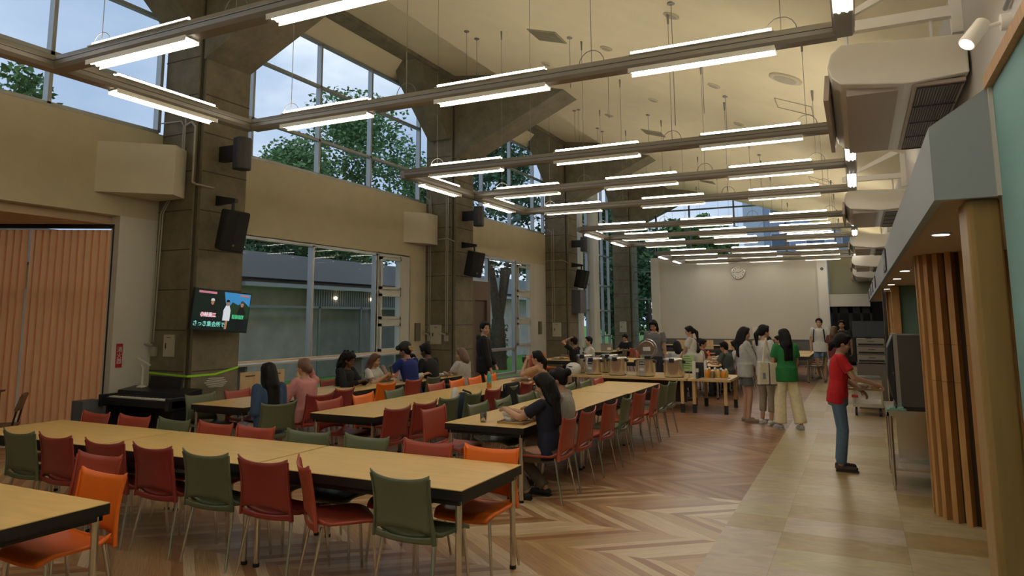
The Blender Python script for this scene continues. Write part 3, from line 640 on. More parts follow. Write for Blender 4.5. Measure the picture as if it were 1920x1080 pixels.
o = cl.build('folded_cloth', cloth('mint', (.25, .5, .42)), loc=(.205, 8.855, .822)); tag(o, 'folded mint green cloth on the corner of the stainless stand', 'cloth')
# cart with trays and cabinet behind
ct = empty('steel_trolley', (-.20, 15.1, 0), 0, 'low steel trolley on wheels standing in the walkway', 'trolley')
MB().box(0, .50, 0, .6, .16, .22).box(0, .5, 0, .6, .60, .66).box(0, .5, .55, .6, .22, .6).box(.47, .5, 0, .6, .22, .6).box(0, .03, 0, .6, .22, .6).build('body', STEEL, ct)
MB().box(.02, .48, .02, .56, .66, .70).build('tray_rack', mat('steel_lattice', (.2, .2, .19), .5, .5), ct)
for x in (.05, .45):
    for y in (.06, .54): MB().cyl((x - .018, y, .06), (x + .018, y, .06), .06, n=16).cyl((x, y, .06), (x, y, .16), .012).build('wheel', BLKP, ct)
tr = empty('tray_cabinet', (-.10, 16.3, 0), 0, 'pale grey cabinet with three slotted drawers behind the woman in red', 'cabinet')
PG = mat('pale_grey_plastic', (.30, .27, .22), .6)
MB().box(0, .52, 0, .5, 0, .88).build('base', mat('taupe_panel', (.19, .155, .125), .6), tr)
for i in range(3):
    z = .90 + i * .16; d = MB().box(.02, .52, 0, .5, z, z + .15).build('drawer', PG, tr, bevel=.006); MB().box(.05, .50, -.006, .003, z + .02, z + .055).build('slot', BLKP, d); MB().box(.22, .34, -.012, -.002, z + .09, z + .105).build('handle', DG, d)
mo = MB().box(-.14, .44, 0, .06, 1.40, 1.72).build('dark_screen', mat('dark_screen_back', (.05, .055, .07), .4), loc=(0, 16.45, 0)); tag(mo, 'dark panel standing on top of the tray cabinet', 'panel')
MB().box(.1, .2, .0, .1, 1.37, 1.41).build('foot', BLKP, mo)

# ------------------------------------------------------------------ column fittings
def conduit(pts, r=.011, label='', name='wall_conduit'):
    o = MB().tube(pts, r, 8).build(name, CONDUIT); tag(o, label, 'conduit', 'steel conduits on the columns'); return o
y0 = CY[0] - .02
conduit([(-9.55, y0 - .02, 1.45), (-9.5, y0 - .02, 3.4), (-9.1, y0 - .02, 3.95), (-9.1, y0 - .02, 4.75), (-9.15, y0 - .02, 4.82), (-9.6, y0 - .02, 4.84)], label='left steel conduit on the television column, bending at the duct box')
conduit([(-9.5, y0 - .02, 1.45), (-9.45, y0 - .02, 3.4), (-9.06, y0 - .02, 3.95), (-9.06, y0 - .02, 4.85)], label='second steel conduit on the television column, beside the first')
conduit([(-9.05, y0 - .02, 4.74), (-8.92, y0 - .02, 4.78), (-8.84, y0 - .02, 4.70), (-8.84, y0 - .02, 3.84), (-8.75, y0 - .03, 3.80), (-8.74, y0 + .3, 3.79)], .016, label='thick conduit running down the television column to the loudspeaker')
for k, y in enumerate(CY[1:3]):
    xs = (-9.5, -9.45, -9.0, -8.95) if k == 0 else (-9.35, -9.28)
    for i, x in enumerate(xs):
        conduit([(x, y - .02, 1.45), (x, y - .02, 4.85 if i % 2 else 4.75), (x - (.14 if i % 2 == 0 and i < 2 else 0), y - .02, 4.85)], .012, label='%s vertical conduit on the %s column' % (['first', 'second', 'third', 'fourth'][i], ['second', 'third'][k]))
    conduit([(-9.55, y - .03, 3.72 if k == 0 else 3.75), (-8.95, y - .03, 3.75), (-8.75, y - .03, 3.66)], .012, label='horizontal conduit to the loudspeaker on the %s column' % ['second', 'third'][k])
PB = mat('cream_metal_box', (.50, .47, .36), .5)
for k, (x, y) in enumerate([(-9.18, CY[0]), (-9.28, CY[1]), (-9.2, CY[2]), (-9.2, CY[3])]):
    s = .9 if k == 0 else 1.3
    p = empty('switch_box', (x, y, 1.40), 0, 'small cream switch cabinet on the %s column' % ordn[k], 'switch box', 'cream switch cabinets on the columns')
    MB().box(-.12 * s, .12 * s, -.03, 0, -.18 * s, .18 * s).build('case', PB, p, bevel=.004); MB().box(-.07 * s, -.05 * s, -.036, -.03, -.04, .04).build('latch', BLKP, p); MB().box(-.04, .04, -.033, -.03, .13 * s, .14 * s).build('nameplate', BLKP, p)
BX = mat('black_speaker_cloth', (.012, .012, .013), .8, bump=.3, bscale=200)
for k, y in enumerate(CY[:3]):
    wh = ordn[k]
    # round column speaker
    s = empty('cylinder_loudspeaker', (-8.33, y + .42, 4.32), 0, 'dark grey upright loudspeaker high on the %s column' % wh, 'loudspeaker', 'upper loudspeakers on the columns')
    MB().prism([(-.10, -.10), (.06, -.14), (.13, -.06), (.13, .06), (.06, .14), (-.10, .10)], -.26, .24, 'z').build('case', mat('dark_grey_speaker', (.045, .045, .048), .5), s, bevel=.02); MB().box(-.46, -.09, -.05, .05, -.1, .14).build('bracket', BLKP, s)
    s = empty('loudspeaker', (-8.42, y + .38, 3.13), R(0), 'black loudspeaker hanging tilted below its arm on the %s column' % wh, 'loudspeaker', 'lower loudspeakers on the columns')
    T = Matrix.Rotation(R(12), 4, 'Y') @ Matrix.Rotation(R(-25), 4, 'Z')
    MB().prism([(-.16, -.17), (.14, -.19), (.18, 0), (.14, .19), (-.16, .17)], -.32, .30, 'z', T=T).build('case', BX, s, bevel=.03)
    MB().prism([(-.36, .40), (-.36, .56), (.06, .48), (.06, .42)], -.03, .03, 'y').cyl((0, 0, .28), (0, 0, .44), .025).build('arm', BLKP, s); MB().lathe([(.018, 0), (.018, .006)], n=12, T=T @ Matrix.Translation((.175, 0, -.22)) @ Matrix.Rotation(R(90), 4, 'Y')).build('badge', CHROME, s)
o = MB().box(-8.77, -8.45, CY[2] + .3, CY[2] + .9, 1.95, 2.75).build('control_box', mat('dark_grey_box', (.09, .09, .10), .5), bevel=.01); tag(o, 'dark grey box on the edge of the third column', 'control box')
for k, (x, y, sgn) in enumerate([(-9.46, CY[1] - .03, 1), (-8.98, CY[1] - .03, 1), (-9.5, CY[0] - .03, -1)]):
    s = empty('wall_lamp_arm', (x, y, 1.38), 0, ['left small outlet arm on the second column', 'right small outlet arm on the second column', 'small outlet arm left of the switch cabinet on the television column'][k], 'outlet arm', 'small outlet arms on the columns')
    MB().box(-.05, .05, -.01, .03, -.14, 0).build('box', CONDUIT, s); MB().cyl((0, -.02, .02), (-.16, -.1, .06), .02, .014).build('arm', CONDUIT, s)
# green tape, wire basket, signs
m = MB()
for a, b_ in zip([(-9.6, CY[0] - .008, .98), (-8.78, CY[0] - .008, .95), (-8.765, CY[0], .95), (-8.765, CY[0] + .5, .95), (-8.76, CY[0] + .95, 1.03)], [(-8.78, CY[0] - .008, .95), (-8.765, CY[0], .95), (-8.765, CY[0] + .5, .95), (-8.76, CY[0] + .95, 1.03)]):
    a, b_ = V(a), V(b_); m.add([a, b_, b_ + V((0, 0, .03)), a + V((0, 0, .03))], [(0, 1, 2, 3)])
o = m.build('green_tape', mat('neon_green_tape', (.35, .80, .03), .5), fix=False); o.modifiers.new('solid', 'SOLIDIFY').thickness = .003
tag(o, 'neon green tape around the television column', 'tape')
m = MB()
for z in range(5):
    rr = .13 - abs(z - 2) * .02; m.tube([(-.0 + rr * .8 * math.cos(t_ * PI / 9) + .12, .25 + rr * 1.5 * math.sin(t_ * PI / 9), .80 + z * .03) for t_ in range(19)], .004, 5)
o = m.build('wire_basket', mat('white_wire', (.7, .7, .68), .4), loc=(-8.72, CY[0] + .12, 0)); tag(o, 'small white wire basket hung on the television column', 'basket')
fs = empty('fire_extinguisher_sign', (XL + .004, 6.96, 1.27), 0, 'narrow red fire extinguisher sign on the white wall beside the blinds', 'sign')
MB().box(0, .006, -.05, .05, -.17, .17).build('board', mat('sign_red', (.45, .02, .02), .5), fs); text('消\n火\n器', .085, mat('sign_white', (.7, .7, .7), .5), fs, (.008, 0, .0), (PI / 2, 0, PI / 2))
for k, y in enumerate((14.85, 22.4)):
    o = MB().box(XL, XL + .05, y - .1, y + .1, 1.25, 1.68).build('wall_intercom', mat('bronze_plate', (.16, .14, .10), .5)); tag(o, ['bronze wall plate left of the second column', 'bronze wall plate left of the third column'][k], 'wall plate', 'bronze wall plates')
ck = empty('wall_clock', (-4.20, 29.99, 3.57), 0, 'round wall clock on the end wall', 'clock')
Tc = Matrix.Rotation(PI / 2, 4, 'X')
MB().lathe([(.27, 0), (.27, .05), (.245, .055)], n=40, T=Tc).build('rim', CHROME, ck); MB().lathe([(.245, .05), (.245, .056)], n=40, T=Tc).build('dial', mat('clock_dial', (.62, .60, .54), .3), ck)
m = MB()
for i in range(12): m.box(-.01, .01, -.061, -.057, .17, .22, T=Matrix.Rotation(i * PI / 6, 4, 'Y'))
m.build('hour_marks', BLACK, ck)
MB().box(-.008, .008, -.066, -.062, -.02, .14, T=Matrix.Rotation(R(70), 4, 'Y')).build('hand', BLACK, ck); MB().box(-.006, .006, -.07, -.066, -.02, .19, T=Matrix.Rotation(R(-80), 4, 'Y')).build('hand', BLACK, ck)
o = MB().cyl((-1.15, 29.88, 3.62), (-1.15, 29.9, 3.62), .06, n=14).build('wall_sensor', DG); tag(o, 'small dark round sensor on the white pilaster', 'sensor')
o = MB().box(-3.75, -3.25, 29.8, 30.0, 1.0, 1.42).build('wall_dispenser', WHITE, bevel=.02); tag(o, 'white dispenser on the end wall behind the seated people', 'dispenser')
# television
tv = empty('television', (-8.50, CY[0] + .33, 1.91), 0, 'flat television showing three people, mounted on the nearest column', 'television')
TT = Matrix.Rotation(PI / 2, 4, 'Z') @ Matrix.Rotation(R(4), 4, 'X') @ Matrix.Rotation(R(3.5), 4, 'Y') @ Matrix.Scale(.91, 4)   # local: x along wall, screen faces -y'
MB().box(-.60, .60, 0, .05, -.335, .335, T=TT).build('bezel', BLACK, tv, bevel=.004)
MB().box(-.2, .2, .05, .22, -.15, .15, T=TT).build('wall_mount', BLKP, tv)
def em(name, c, s=1.): return mat(name, (0, 0, 0), .4, emis=c, estr=s)
def tvp(name, m_, fn, dep):
    mb = MB(); fn(mb, -.003 - dep * .0012); return mb.build(name, m_, scr)
scr = MB().box(-.585, .585, -.002, 0, -.315, .32, T=TT).build('screen', em('tv_dark_foliage', (.004, .010, .008)), tv)
def poly(pts): return lambda mb, y: mb.add([(u, y, v) for u, v in pts], [tuple(range(len(pts)))], False, TT)
tvp('sky_picture', em('tv_sky', (.035, .20, .42)), poly([(.0, .315), (.58, .315), (.58, .08), (.2, .12), (.1, .05), (.05, .15)]), 0)
tvp('tree_picture', em('tv_trees', (.012, .03, .012)), poly([(.12, .06), (.2, .16), (.32, .12), (.45, .18), (.58, .1), (.58, -.1), (.1, -.1)]), 1)
def fig(cx, w, top, body, cap_, skin='tv_skin'):
    tvp('figure_picture', em('tv_' + body[0], body[1]), poly([(cx - w, -.29), (cx - w * 1.1, .0), (cx - w * .5, .09), (cx + w * .5, .09), (cx + w * 1.1, .0), (cx + w * .9, -.29)] if top < 1 else [(cx - w, -.15), (cx - w, .02), (cx - w * .4, .10), (cx + w * .5, .10), (cx + w, .02), (cx + w, -.15)]), 2)
    tvp('face_picture', em('tv_skin', (.30, .14, .08)), poly([(cx + .033 * math.cos(a * PI / 6), .135 + .048 * math.sin(a * PI / 6)) for a in range(12)]), 3)
    tvp('cap_picture', em('tv_' + cap_[0], cap_[1]), poly([(cx - .042, .15), (cx - .03, .19), (cx + .02, .195), (cx + .042, .155)]), 4)
fig(-.22, .085, 0, ('black', (.006, .006, .008)), ('whitecap', (.5, .5, .5))); fig(.10, .075, 1, ('white', (.55, .58, .60)), ('hair', (.006, .005, .005))); fig(.41, .08, 0, ('black', (.006, .006, .008)), ('darkcap', (.04, .04, .04)))
tvp('legs_picture', em('tv_skin', (.30, .14, .08)), poly([(.08, -.29), (.09, -.15), (.14, -.15), (.13, -.29)]), 2)
tvp('caption_plate', em('tv_pinkplate', (.45, .16, .2)), poly([(-.43, -.11), (-.43, -.04), (-.13, -.04), (-.13, -.11)]), 5); tvp('caption_plate', em('tv_greenplate', (.08, .5, .22)), poly([(.22, -.11), (.22, -.045), (.47, -.045), (.47, -.11)]), 5)
tvp('caption_plate', em('tv_pinkplate', (.45, .16, .2)), poly([(-.52, .265), (-.52, .30), (-.16, .30), (-.16, .265)]), 5); tvp('caption_plate', em('tv_redtext', (.6, .12, .05)), poly([(.34, .27), (.34, .29), (.54, .29), (.54, .27)]), 5)
er = (TT @ Matrix.Rotation(PI / 2, 4, 'X')).to_euler()
def tvt(s, size, m_, u, v): text(s, size, m_, scr, TT @ V((u, -.013, v)), er)
tvt('さっき集会所で', .085, em('tv_mint_text', (.25, .75, .62)), -.24, -.225); tvt('小峠英二', .075, em('tv_white_text', (.8, .8, .8)), -.28, -.078); tvt('澤部佑', .075, em('tv_darkgreen', (.01, .12, .06)), .345, -.08)
# piano, lamp, boxes
pn = empty('digital_piano', (-8.80, 6.98, 0), 0, 'black digital piano in front of the television column', 'piano')
PK = mat('black_piano_lacquer', (.012, .013, .018), .35)
MB().box(-.70, .70, -.30, .20, .62, .72).box(-.70, -.64, -.36, .2, .60, .76).box(.64, .70, -.36, .2, .60, .76).build('keyboard_case', PK, pn, bevel=.006)
MB().prism([(-.10, .72), (-.08, .80), (.20, .84), (.20, .72)], -.68, .68, 'x').build('lid', PK, pn); MB().box(-.60, .60, -.27, -.13, .72, .735).build('white_keys', mat('piano_white_keys', (.85, .85, .80), .35), pn)
m = MB()
for i in range(52):
    if i % 7 not in (2, 6): m.box(-.60 + (i + 1) * 1.2 / 52 - .006, -.60 + (i + 1) * 1.2 / 52 + .006, -.20, -.13, .735, .745)
m.build('black_keys', BLACK, pn)
for x in (-.68, .64): MB().box(x, x + .04, -.25, .2, 0, .62).build('side_panel', PK, pn)
MB().box(-.64, .64, .14, .16, .15, .62).build('back_panel', PK, pn); MB().box(-.30, .35, .0, .03, .83, 1.0, T=Matrix.Rotation(R(-8), 4, 'X')).build('music_stand', BLKP, pn); MB().box(-.12, .12, -.05, .1, .04, .08).build('pedal_box', PK, pn)
dk = empty('desk_lamp', (-9.25, 7.10, .825), 0, 'white bent desk lamp standing on the piano', 'lamp')
MB().lathe([(.07, 0), (.07, .015), (.02, .03)], n=20).build('base', WHITE, dk); MB().cyl((0, 0, .02), (0, 0, .26), .016).cyl((0, 0, .26), (-.03, -.02, .33), .014).build('stem', WHITE, dk); MB().box(-.26, .02, -.025, .025, .33, .35, T=Matrix.Rotation(R(20), 4, 'Y')).build('lamp_head', WHITE, dk)
o = MB().box(-9.86, -9.62, 6.3, 6.6, 0, .68).build('grey_box', mat('slate_box', (.10, .11, .12), .6), loc=(.0, 0, 0)); tag(o, 'slate grey box left of the piano', 'box'); o.location = (.12, .1, 0)

# ------------------------------------------------------------------ window counter and stools
WC = mat('counter_white_edge', (.50, .47, .46), .5)
wc = empty('window_counter', (-9.3, 11.5, 0), 0, 'long narrow counter along the low window', 'counter')
MB().box(-.29, .10, -3.0, 3.0, 1.00, 1.03).build('top', WC, wc); MB().box(-.29, -.20, -2.9, 2.9, 1.03, 1.06).build('wooden_ledge', PLY, wc)
for y in (-2.4, -.8, .8, 2.4): MB().box(-.25, .0, y, y + .05, 0, 1.0).build('support', mat('grey_support', (.2, .2, .2), .5), wc)
for i, y in enumerate((8.80, 9.36, 10.0, 11.2, 12.1, 13.2)):
    s = empty('counter_stool', (-9.06, y, 0), R(90) + R(8 * (i % 3 - 1)), '%s pale plywood counter stool at the window counter' % ['first', 'second', 'third', 'fourth', 'fifth', 'sixth'][i], 'stool', 'plywood stools at the window counter')
    MB().box(-.2, .2, -.2, .2, .52, .54).build('seat', PLY, s, bevel=.008)
    MB().box(-.19, .19, -.22, -.205, .62, .94).build('backrest', PLY, s, bevel=.004); MB().box(-.09, .09, -.226, -.202, .87, .885).build('grip_slot', DARKW, s)
    for sx in (-1, 1): MB().tube([(sx * .17, -.21, .66), (sx * .18, -.2, .5), (sx * .2, -.22, 0)], .011, 8).build('leg', BLKP, s); MB().cyl((sx * .17, .18, .52), (sx * .2, .2, 0), .011).build('leg', BLKP, s)

# ------------------------------------------------------------------ chairs
def chair_proto(name, cm):
    t = empty('dining_chair', (0, 0, 0), 0, 'x', 'chair')
    th = .011
    # seat shell
    nx, ny = 12, 12; vs = []
    def seatp(u, v):   # u -1..1, v 0 back ..1 front
        w = .226 + .012 * math.sin(v * PI); x = u * w; y = -.20 + v * .43
        if v > .8: x *= 1 - .9 * (v - .8) ** 2 * 2
        z = .445 - .018 * (1 - u * u) * math.sin(min(1, v * 1.2) * PI) + .012 * u * u - max(0, v - .75) ** 2 * .55 + .035 * max(0, .15 - v) / .15 * abs(u) ** 3
        return x, y, z
    top = [seatp(-1 + 2 * i / nx, j / ny) for j in range(ny + 1) for i in range(nx + 1)]
    bot = [(x, y, z - .022) for x, y, z in top]; n1_ = nx + 1; fs = []
    for j in range(ny):
        for i in range(nx): a = j * n1_ + i; fs.append((a, a + 1, a + n1_ + 1, a + n1_)); o = len(top); fs.append((o + a, o + a + n1_, o + a + n1_ + 1, o + a + 1))
    o = len(top); bd = [i for i in range(nx)] + [j * n1_ + nx for j in range(ny)] + [ny * n1_ + nx - i for i in range(nx)] + [(ny - j) * n1_ for j in range(ny)]
    for a, b_ in zip(bd, bd[1:] + bd[:1]): fs.append((a, b_, o + b_, o + a))
    MB().add(top + bot, fs, True).build('seat', cm, t)
    # backrest
    m = MB()
    def half(z):
        s = (z - .42) / .42; return .240 - .022 * math.sin(min(1, max(0, s)) * PI * .9) + .010 * max(0, s - .75)
    def backp(u, z, off=0.):
        s = max(0., (z - .42) / .42); w = half(z)
        y = -.215 - .055 * s ** 1.6 - .045 * (1 - u * u) * (.35 + .65 * s) + off; x = u * w
        return x, y, z
    def sheet(zlo, zhi, nu=14, nv=10):
        P = []
        for off in (0, -th):
            for j in range(nv + 1):
                for i in range(nu + 1):
                    u = -1 + 2 * i / nu; z0, z1 = zlo(u), zhi(u); P.append(backp(u, z0 + (z1 - z0) * j / nv, off))
        q = (nu + 1) * (nv + 1); n2 = nu + 1; F = []
        for j in range(nv):
            for i in range(nu): a = j * n2 + i; F.append((a, a + 1, a + n2 + 1, a + n2)); F.append((q + a, q + a + n2, q + a + n2 + 1, q + a + 1))
        B = [i for i in range(nu)] + [j * n2 + nu for j in range(nv)] + [nv * n2 + nu - i for i in range(nu)] + [(nv - j) * n2 for j in range(nv)]
        for a, b_ in zip(B, B[1:] + B[:1]): F.append((a, b_, q + b_, q + a))
        m.add(P, F, True)
    sheet(lambda u: .492 - .032 * abs(u) ** 2.2, lambda u: .800 + .022 * u * u + .014 * u ** 8)
    sheet(lambda u: .405 + .012 * u * u, lambda u: .440 + .020 * abs(u) ** 2.2, nv=3)
    # side ribs
    for sx in (-1, 1):
        rs = []
        for k in range(12):
            z = .41 + k * .40 / 11; x, y, _ = backp(sx, z); d = .011 * (1 - .5 * k / 11)
            rs.append([(x - d * .8, y - .016, z), (x + d * .8, y - .016, z), (x + d * .8, y + d, z), (x - d * .8, y + d, z)])
        m.rings(rs)
    m.build('backrest', cm, t)
    for sx in (-1, 1):
        for y0_, y1_ in ((.17, .20), (-.17, -.25)):
            l = MB().cyl((sx * .20, y0_, .43), (sx * .232, y1_, .0), .0120, .0100, 10).build('leg', CHROME, t)
    return t
protos = {c: chair_proto('chair', mm) for c, mm in (('red', RED), ('dark red', RED2), ('green', GREEN), ('orange', ORANGE))}
used = set()
def place_chair(col, x, y, rz, label, group, seat_h=None):
    p = protos[col]
    if col not in used:
        used.add(col); p.location = (x, y, 0); p.rotation_euler = (0, 0, rz); p['label'] = label; p['group'] = group; return p
    return dup(p, (x, y, 0), rz, label, group)
num = ['first', 'second', 'third', 'fourth', 'fifth', 'sixth', 'seventh', 'eighth', 'ninth', 'tenth', 'eleventh', 'twelfth']
def row(seq, side, group, order):
    for i, (c, x, y, rz) in enumerate(seq):
        place_chair(c, x, y, rz, '%s plastic chair, %s %s %s' % (c.replace('dark ', ''), num[i], order, side), group)
j = lambda a=3: R(random.uniform(-a, a))
row([(c, x, 4.20 + dy_, j() + rz) for c, x, dy_, rz in [('green', -6.68, 0, 0), ('dark red', -6.16, 0, 0), ('dark red', -5.53, 0, 0), ('dark red', -4.97, .02, 0), ('green', -4.38, 0, 0), ('dark red', -3.81, .0, 0), ('red', -3.30, -.02, R(-38)), ('green', -2.64, .0, R(-4))]],
    'on the near side of the front table', 'chairs on the near side of the front table', 'from the left')
row([(c, x, 4.78, PI + j()) for c, x in [('red', -7.28), ('red', -6.66), ('green', -6.09), ('red', -5.52), ('red', -5.0), ('green', -4.37), ('green', -3.76), ('red', -3.15), ('orange', -2.57)]],
    'on the far side of the front table', 'chairs on the far side of the front table', 'from the left')
place_chair('red', -5.0, 3.26, PI + R(2), 'red plastic chair behind the orange one at the cut off table in the lower left', 'chairs at the lower left table')
place_chair('orange', -4.43, 2.88, PI + R(-2), 'orange plastic chair at the cut off table in the lower left corner', 'chairs at the lower left table')
row([(c, -2.93, y, R(90) + j(4)) for c, y in [('red', 6.95), ('red', 7.52), ('red', 8.3), ('green', 8.95), ('red', 9.6), ('red', 10.4), ('green', 10.95), ('green', 11.5)]],
    'on the right side of the right table row', 'chairs on the right side of the right table row', 'from the front')
row([(c, x, y, R(-90) + j(4)) for c, x, y in [('red', -4.0, 6.95), ('green', -3.75, 7.54), ('green', -3.72, 8.15), ('green', -3.70, 8.76), ('green', -3.68, 9.25), ('green', -3.66, 10.3), ('green', -3.64, 10.9), ('red', -3.62, 11.5)]],
    'on the left side of the right table row', 'chairs on the left side of the right table row', 'from the front')
row([(c, -4.92, y, R(90) + j(4)) for c, y in [('dark red', 6.85), ('dark red', 7.42), ('green', 7.98), ('green', 8.6), ('dark red', 9.2), ('green', 9.8), ('dark red', 10.35), ('red', 11.28)]],
    'on the right side of the middle table row', 'chairs on the right side of the middle table row', 'from the front')
row([(c, -5.58, y, R(-90) + j(4)) for c, y in [('red', 7.1), ('orange', 7.8), ('green', 8.5), ('red', 9.6), ('orange', 10.25), ('orange', 10.85), ('orange', 11.45)]],
    'on the left side of the middle table row', 'chairs on the left side of the middle table row', 'from the front')
row([(c, x, y, R(90) + j(4) + rr) for c, x, y, rr in [('green', -6.42, 6.66, R(-18)), ('dark red', -6.66, 7.62, R(-6)), ('dark red', -6.84, 8.3, 0), ('orange', -6.84, 9.35, 0), ('red', -6.8, 10.05, 0), ('green', -6.8, 10.65, 0)]],
    'on the right side of the left table row', 'chairs on the right side of the left table row', 'from the front')
row([(c, -7.52, y, R(-90) + j(4)) for c, y in [('green', 6.85), ('red', 7.5), ('orange', 8.5), ('red', 9.45), ('green', 10.1), ('red', 10.8), ('red', 11.4)]],
    'on the left side of the left table row', 'chairs on the left side of the left table row', 'from the front')

# ------------------------------------------------------------------ tables
def table_proto():
    t = empty('dining_table', (0, 0, 0), 0, 'x', 'table')
    MB().box(-.899, .899, -.45, .45, .70, .722).build('tabletop', TOPW, t, bevel=.003)
    a = MB().box(-.897, .897, -.448, .448, .685, .70).box(-.87, .87, -.43, -.41, .62, .69).box(-.87, .87, .41, .43, .62, .69).box(-.87, -.85, -.42, .42, .62, .69).box(.85, .87, -.42, .42, .62, .69)
    a.box(-.8995, .8995, -.4505, -.4485, .655, .716).box(-.8995, .8995, .4485, .4505, .655, .716).box(-.9, -.8985, -.45, .45, .655, .716).box(.8985, .9, -.45, .45, .655, .716)
    a.build('black_edge_frame', BLACK, t)
    for sx in (-1, 1):
        for sy in (-1, 1):
            l = MB().cyl((sx * .85, sy * .40, .0), (sx * .85, sy * .40, .69), .021, n=14).build('leg', CHROME, t)
            MB().cyl((sx * .85, sy * .40, 0), (sx * .85, sy * .40, .025), .024, n=14).build('foot', BLKP, l)
    return t
TP = table_proto(); first = [True]
def place_table(x, y, rz, label, group):
    if first[0]:
        first[0] = False; TP.location = (x, y, 0); TP.rotation_euler = (0, 0, rz); TP['label'] = label; TP['group'] = group; return TP
    return dup(TP, (x, y, 0), rz, label, group)
for i, x in enumerate((-3.20, -5.02, -6.84)):
    place_table(x, 4.55, 0, ['right end section of the long front table', 'middle section of the long front table', 'left section of the long front table'][i], 'light wood sections of the front table')
place_table(-4.93, 2.48, 0, 'light wood table cut off by the lower left corner', 'light wood tables')
for cx, nm in ((-3.47, 'right'), (-5.27, 'middle'), (-7.22, 'left')):
    for k in range(3):
        place_table(cx + (0, -.015, .01)[k], 7.52 + 1.815 * k, R(90), 'light wood table, %s section of the %s long row beyond the front table' % (['nearest', 'middle', 'farthest'][k], nm), 'light wood tables of the %s row' % nm)
# far tables
far_t = [(-7.1, 18.2, 'table by the tall window'), (-5.3, 18.4, 'table behind the left rice cookers'), (-3.3, 17.6, 'table behind the open cooker'), (-3.25, 19.5, 'table of the seated group'), (-3.2, 21.4, 'second table of the seated group'), (-7.5, 22.9, 'far table with the laptop'), (-5.35, 22.4, 'far table right of the laptop'), (-1.75, 22.8, 'far table beside the walkway'), (-1.75, 24.7, 'farthest table beside the walkway')]
for x, y, lb in far_t: place_table(x, y, R(90), 'light wood ' + lb, 'light wood tables in the far part of the hall')
cols = ['red', 'green', 'red', 'orange', 'green', 'red', 'dark red', 'green']
ci = 0
for ti, (x, y, lb) in enumerate(far_t):
    for k, (dx_, dy_) in enumerate([(.55, -.45), (.55, .4), (-.55, -.45), (-.55, .4)]):
        c = cols[ci % 8]; ci += 1
        if ti == 0 and k == 0: c = 'orange'
        place_chair(c, x + dx_, y + dy_, R(90) if dx_ > 0 else R(-90), '%s plastic chair, %s of the %s' % (c.replace('dark ', ''), ['near right', 'far right', 'near left', 'far left'][k], lb), 'chairs in the far part of the hall')
# bench tables along the end wall
for i, x in enumerate((-6.6, -4.8, -3.0)):
    place_table(x, 29.3, 0, 'light wood table against the end wall, %s' % ['left', 'middle', 'right'][i], 'light wood tables against the end wall')
    for k, dx_ in enumerate((-.4, .4)):
        s = empty('counter_stool', (x + dx_, 28.6, 0), j(10), 'plywood chair before the end wall, %s of the %s table' % (['left', 'right'][k], ['left', 'middle', 'right'][i]), 'chair', 'plywood chairs before the end wall')
        MB().box(-.2, .2, -.2, .2, .43, .45).build('seat', PLY, s); MB().box(-.19, .19, -.22, -.205, .6, .95).build('backrest', PLY, s)
        for sx in (-1, 1):
            for sy in (-1, 1): MB().cyl((sx * .18, sy * .18, .43), (sx * .2, sy * .2, 0), .011).build('leg', BLKP, s)

# ------------------------------------------------------------------ buffet table with rice cookers
ZB = .64
def buffet(x0, x1, y0, y1, label):
    t = empty('buffet_table', ((x0 + x1) / 2, (y0 + y1) / 2, 0), 0, label, 'table', 'buffet tables'); hx, hy = (x1 - x0) / 2, (y1 - y0) / 2
    MB().box(-hx, hx, -hy, hy, ZB - .045, ZB).build('tabletop', TOPR, t, bevel=.004)
    for sx in (-1, 1):
        for sy in (-1, 1):
            l = MB().box(sx * (hx - .1) - .03, sx * (hx - .1) + .03, sy * (hy - .09) - .03, sy * (hy - .09) + .03, .16, ZB - .045).build('leg', TOPR, t, bevel=.008)
            MB().box(sx * (hx - .1) - .034, sx * (hx - .1) + .034, sy * (hy - .09) - .034, sy * (hy - .09) + .034, 0, .16).build('black_foot', BLKP, l)
    return t
buffet(-5.6, -3.02, 14.12, 15.5, 'long light wood buffet table carrying the rice cookers'); buffet(-3.0, -2.22, 14.14, 15.5, 'short light wood buffet table carrying the sauce bottles')
o = MB().box(-5.15, -3.3, 15.45, 15.49, .05, .58).build('wood_panel', mat('dark_slat_panel', (.12, .075, .05), .6, noise=.3, scale=6, stretch=(12, 1, 1))); tag(o, 'dark wood panel behind the buffet table legs', 'panel')
WP = mat('white_glossy_plastic', (.72, .70, .66), .3)
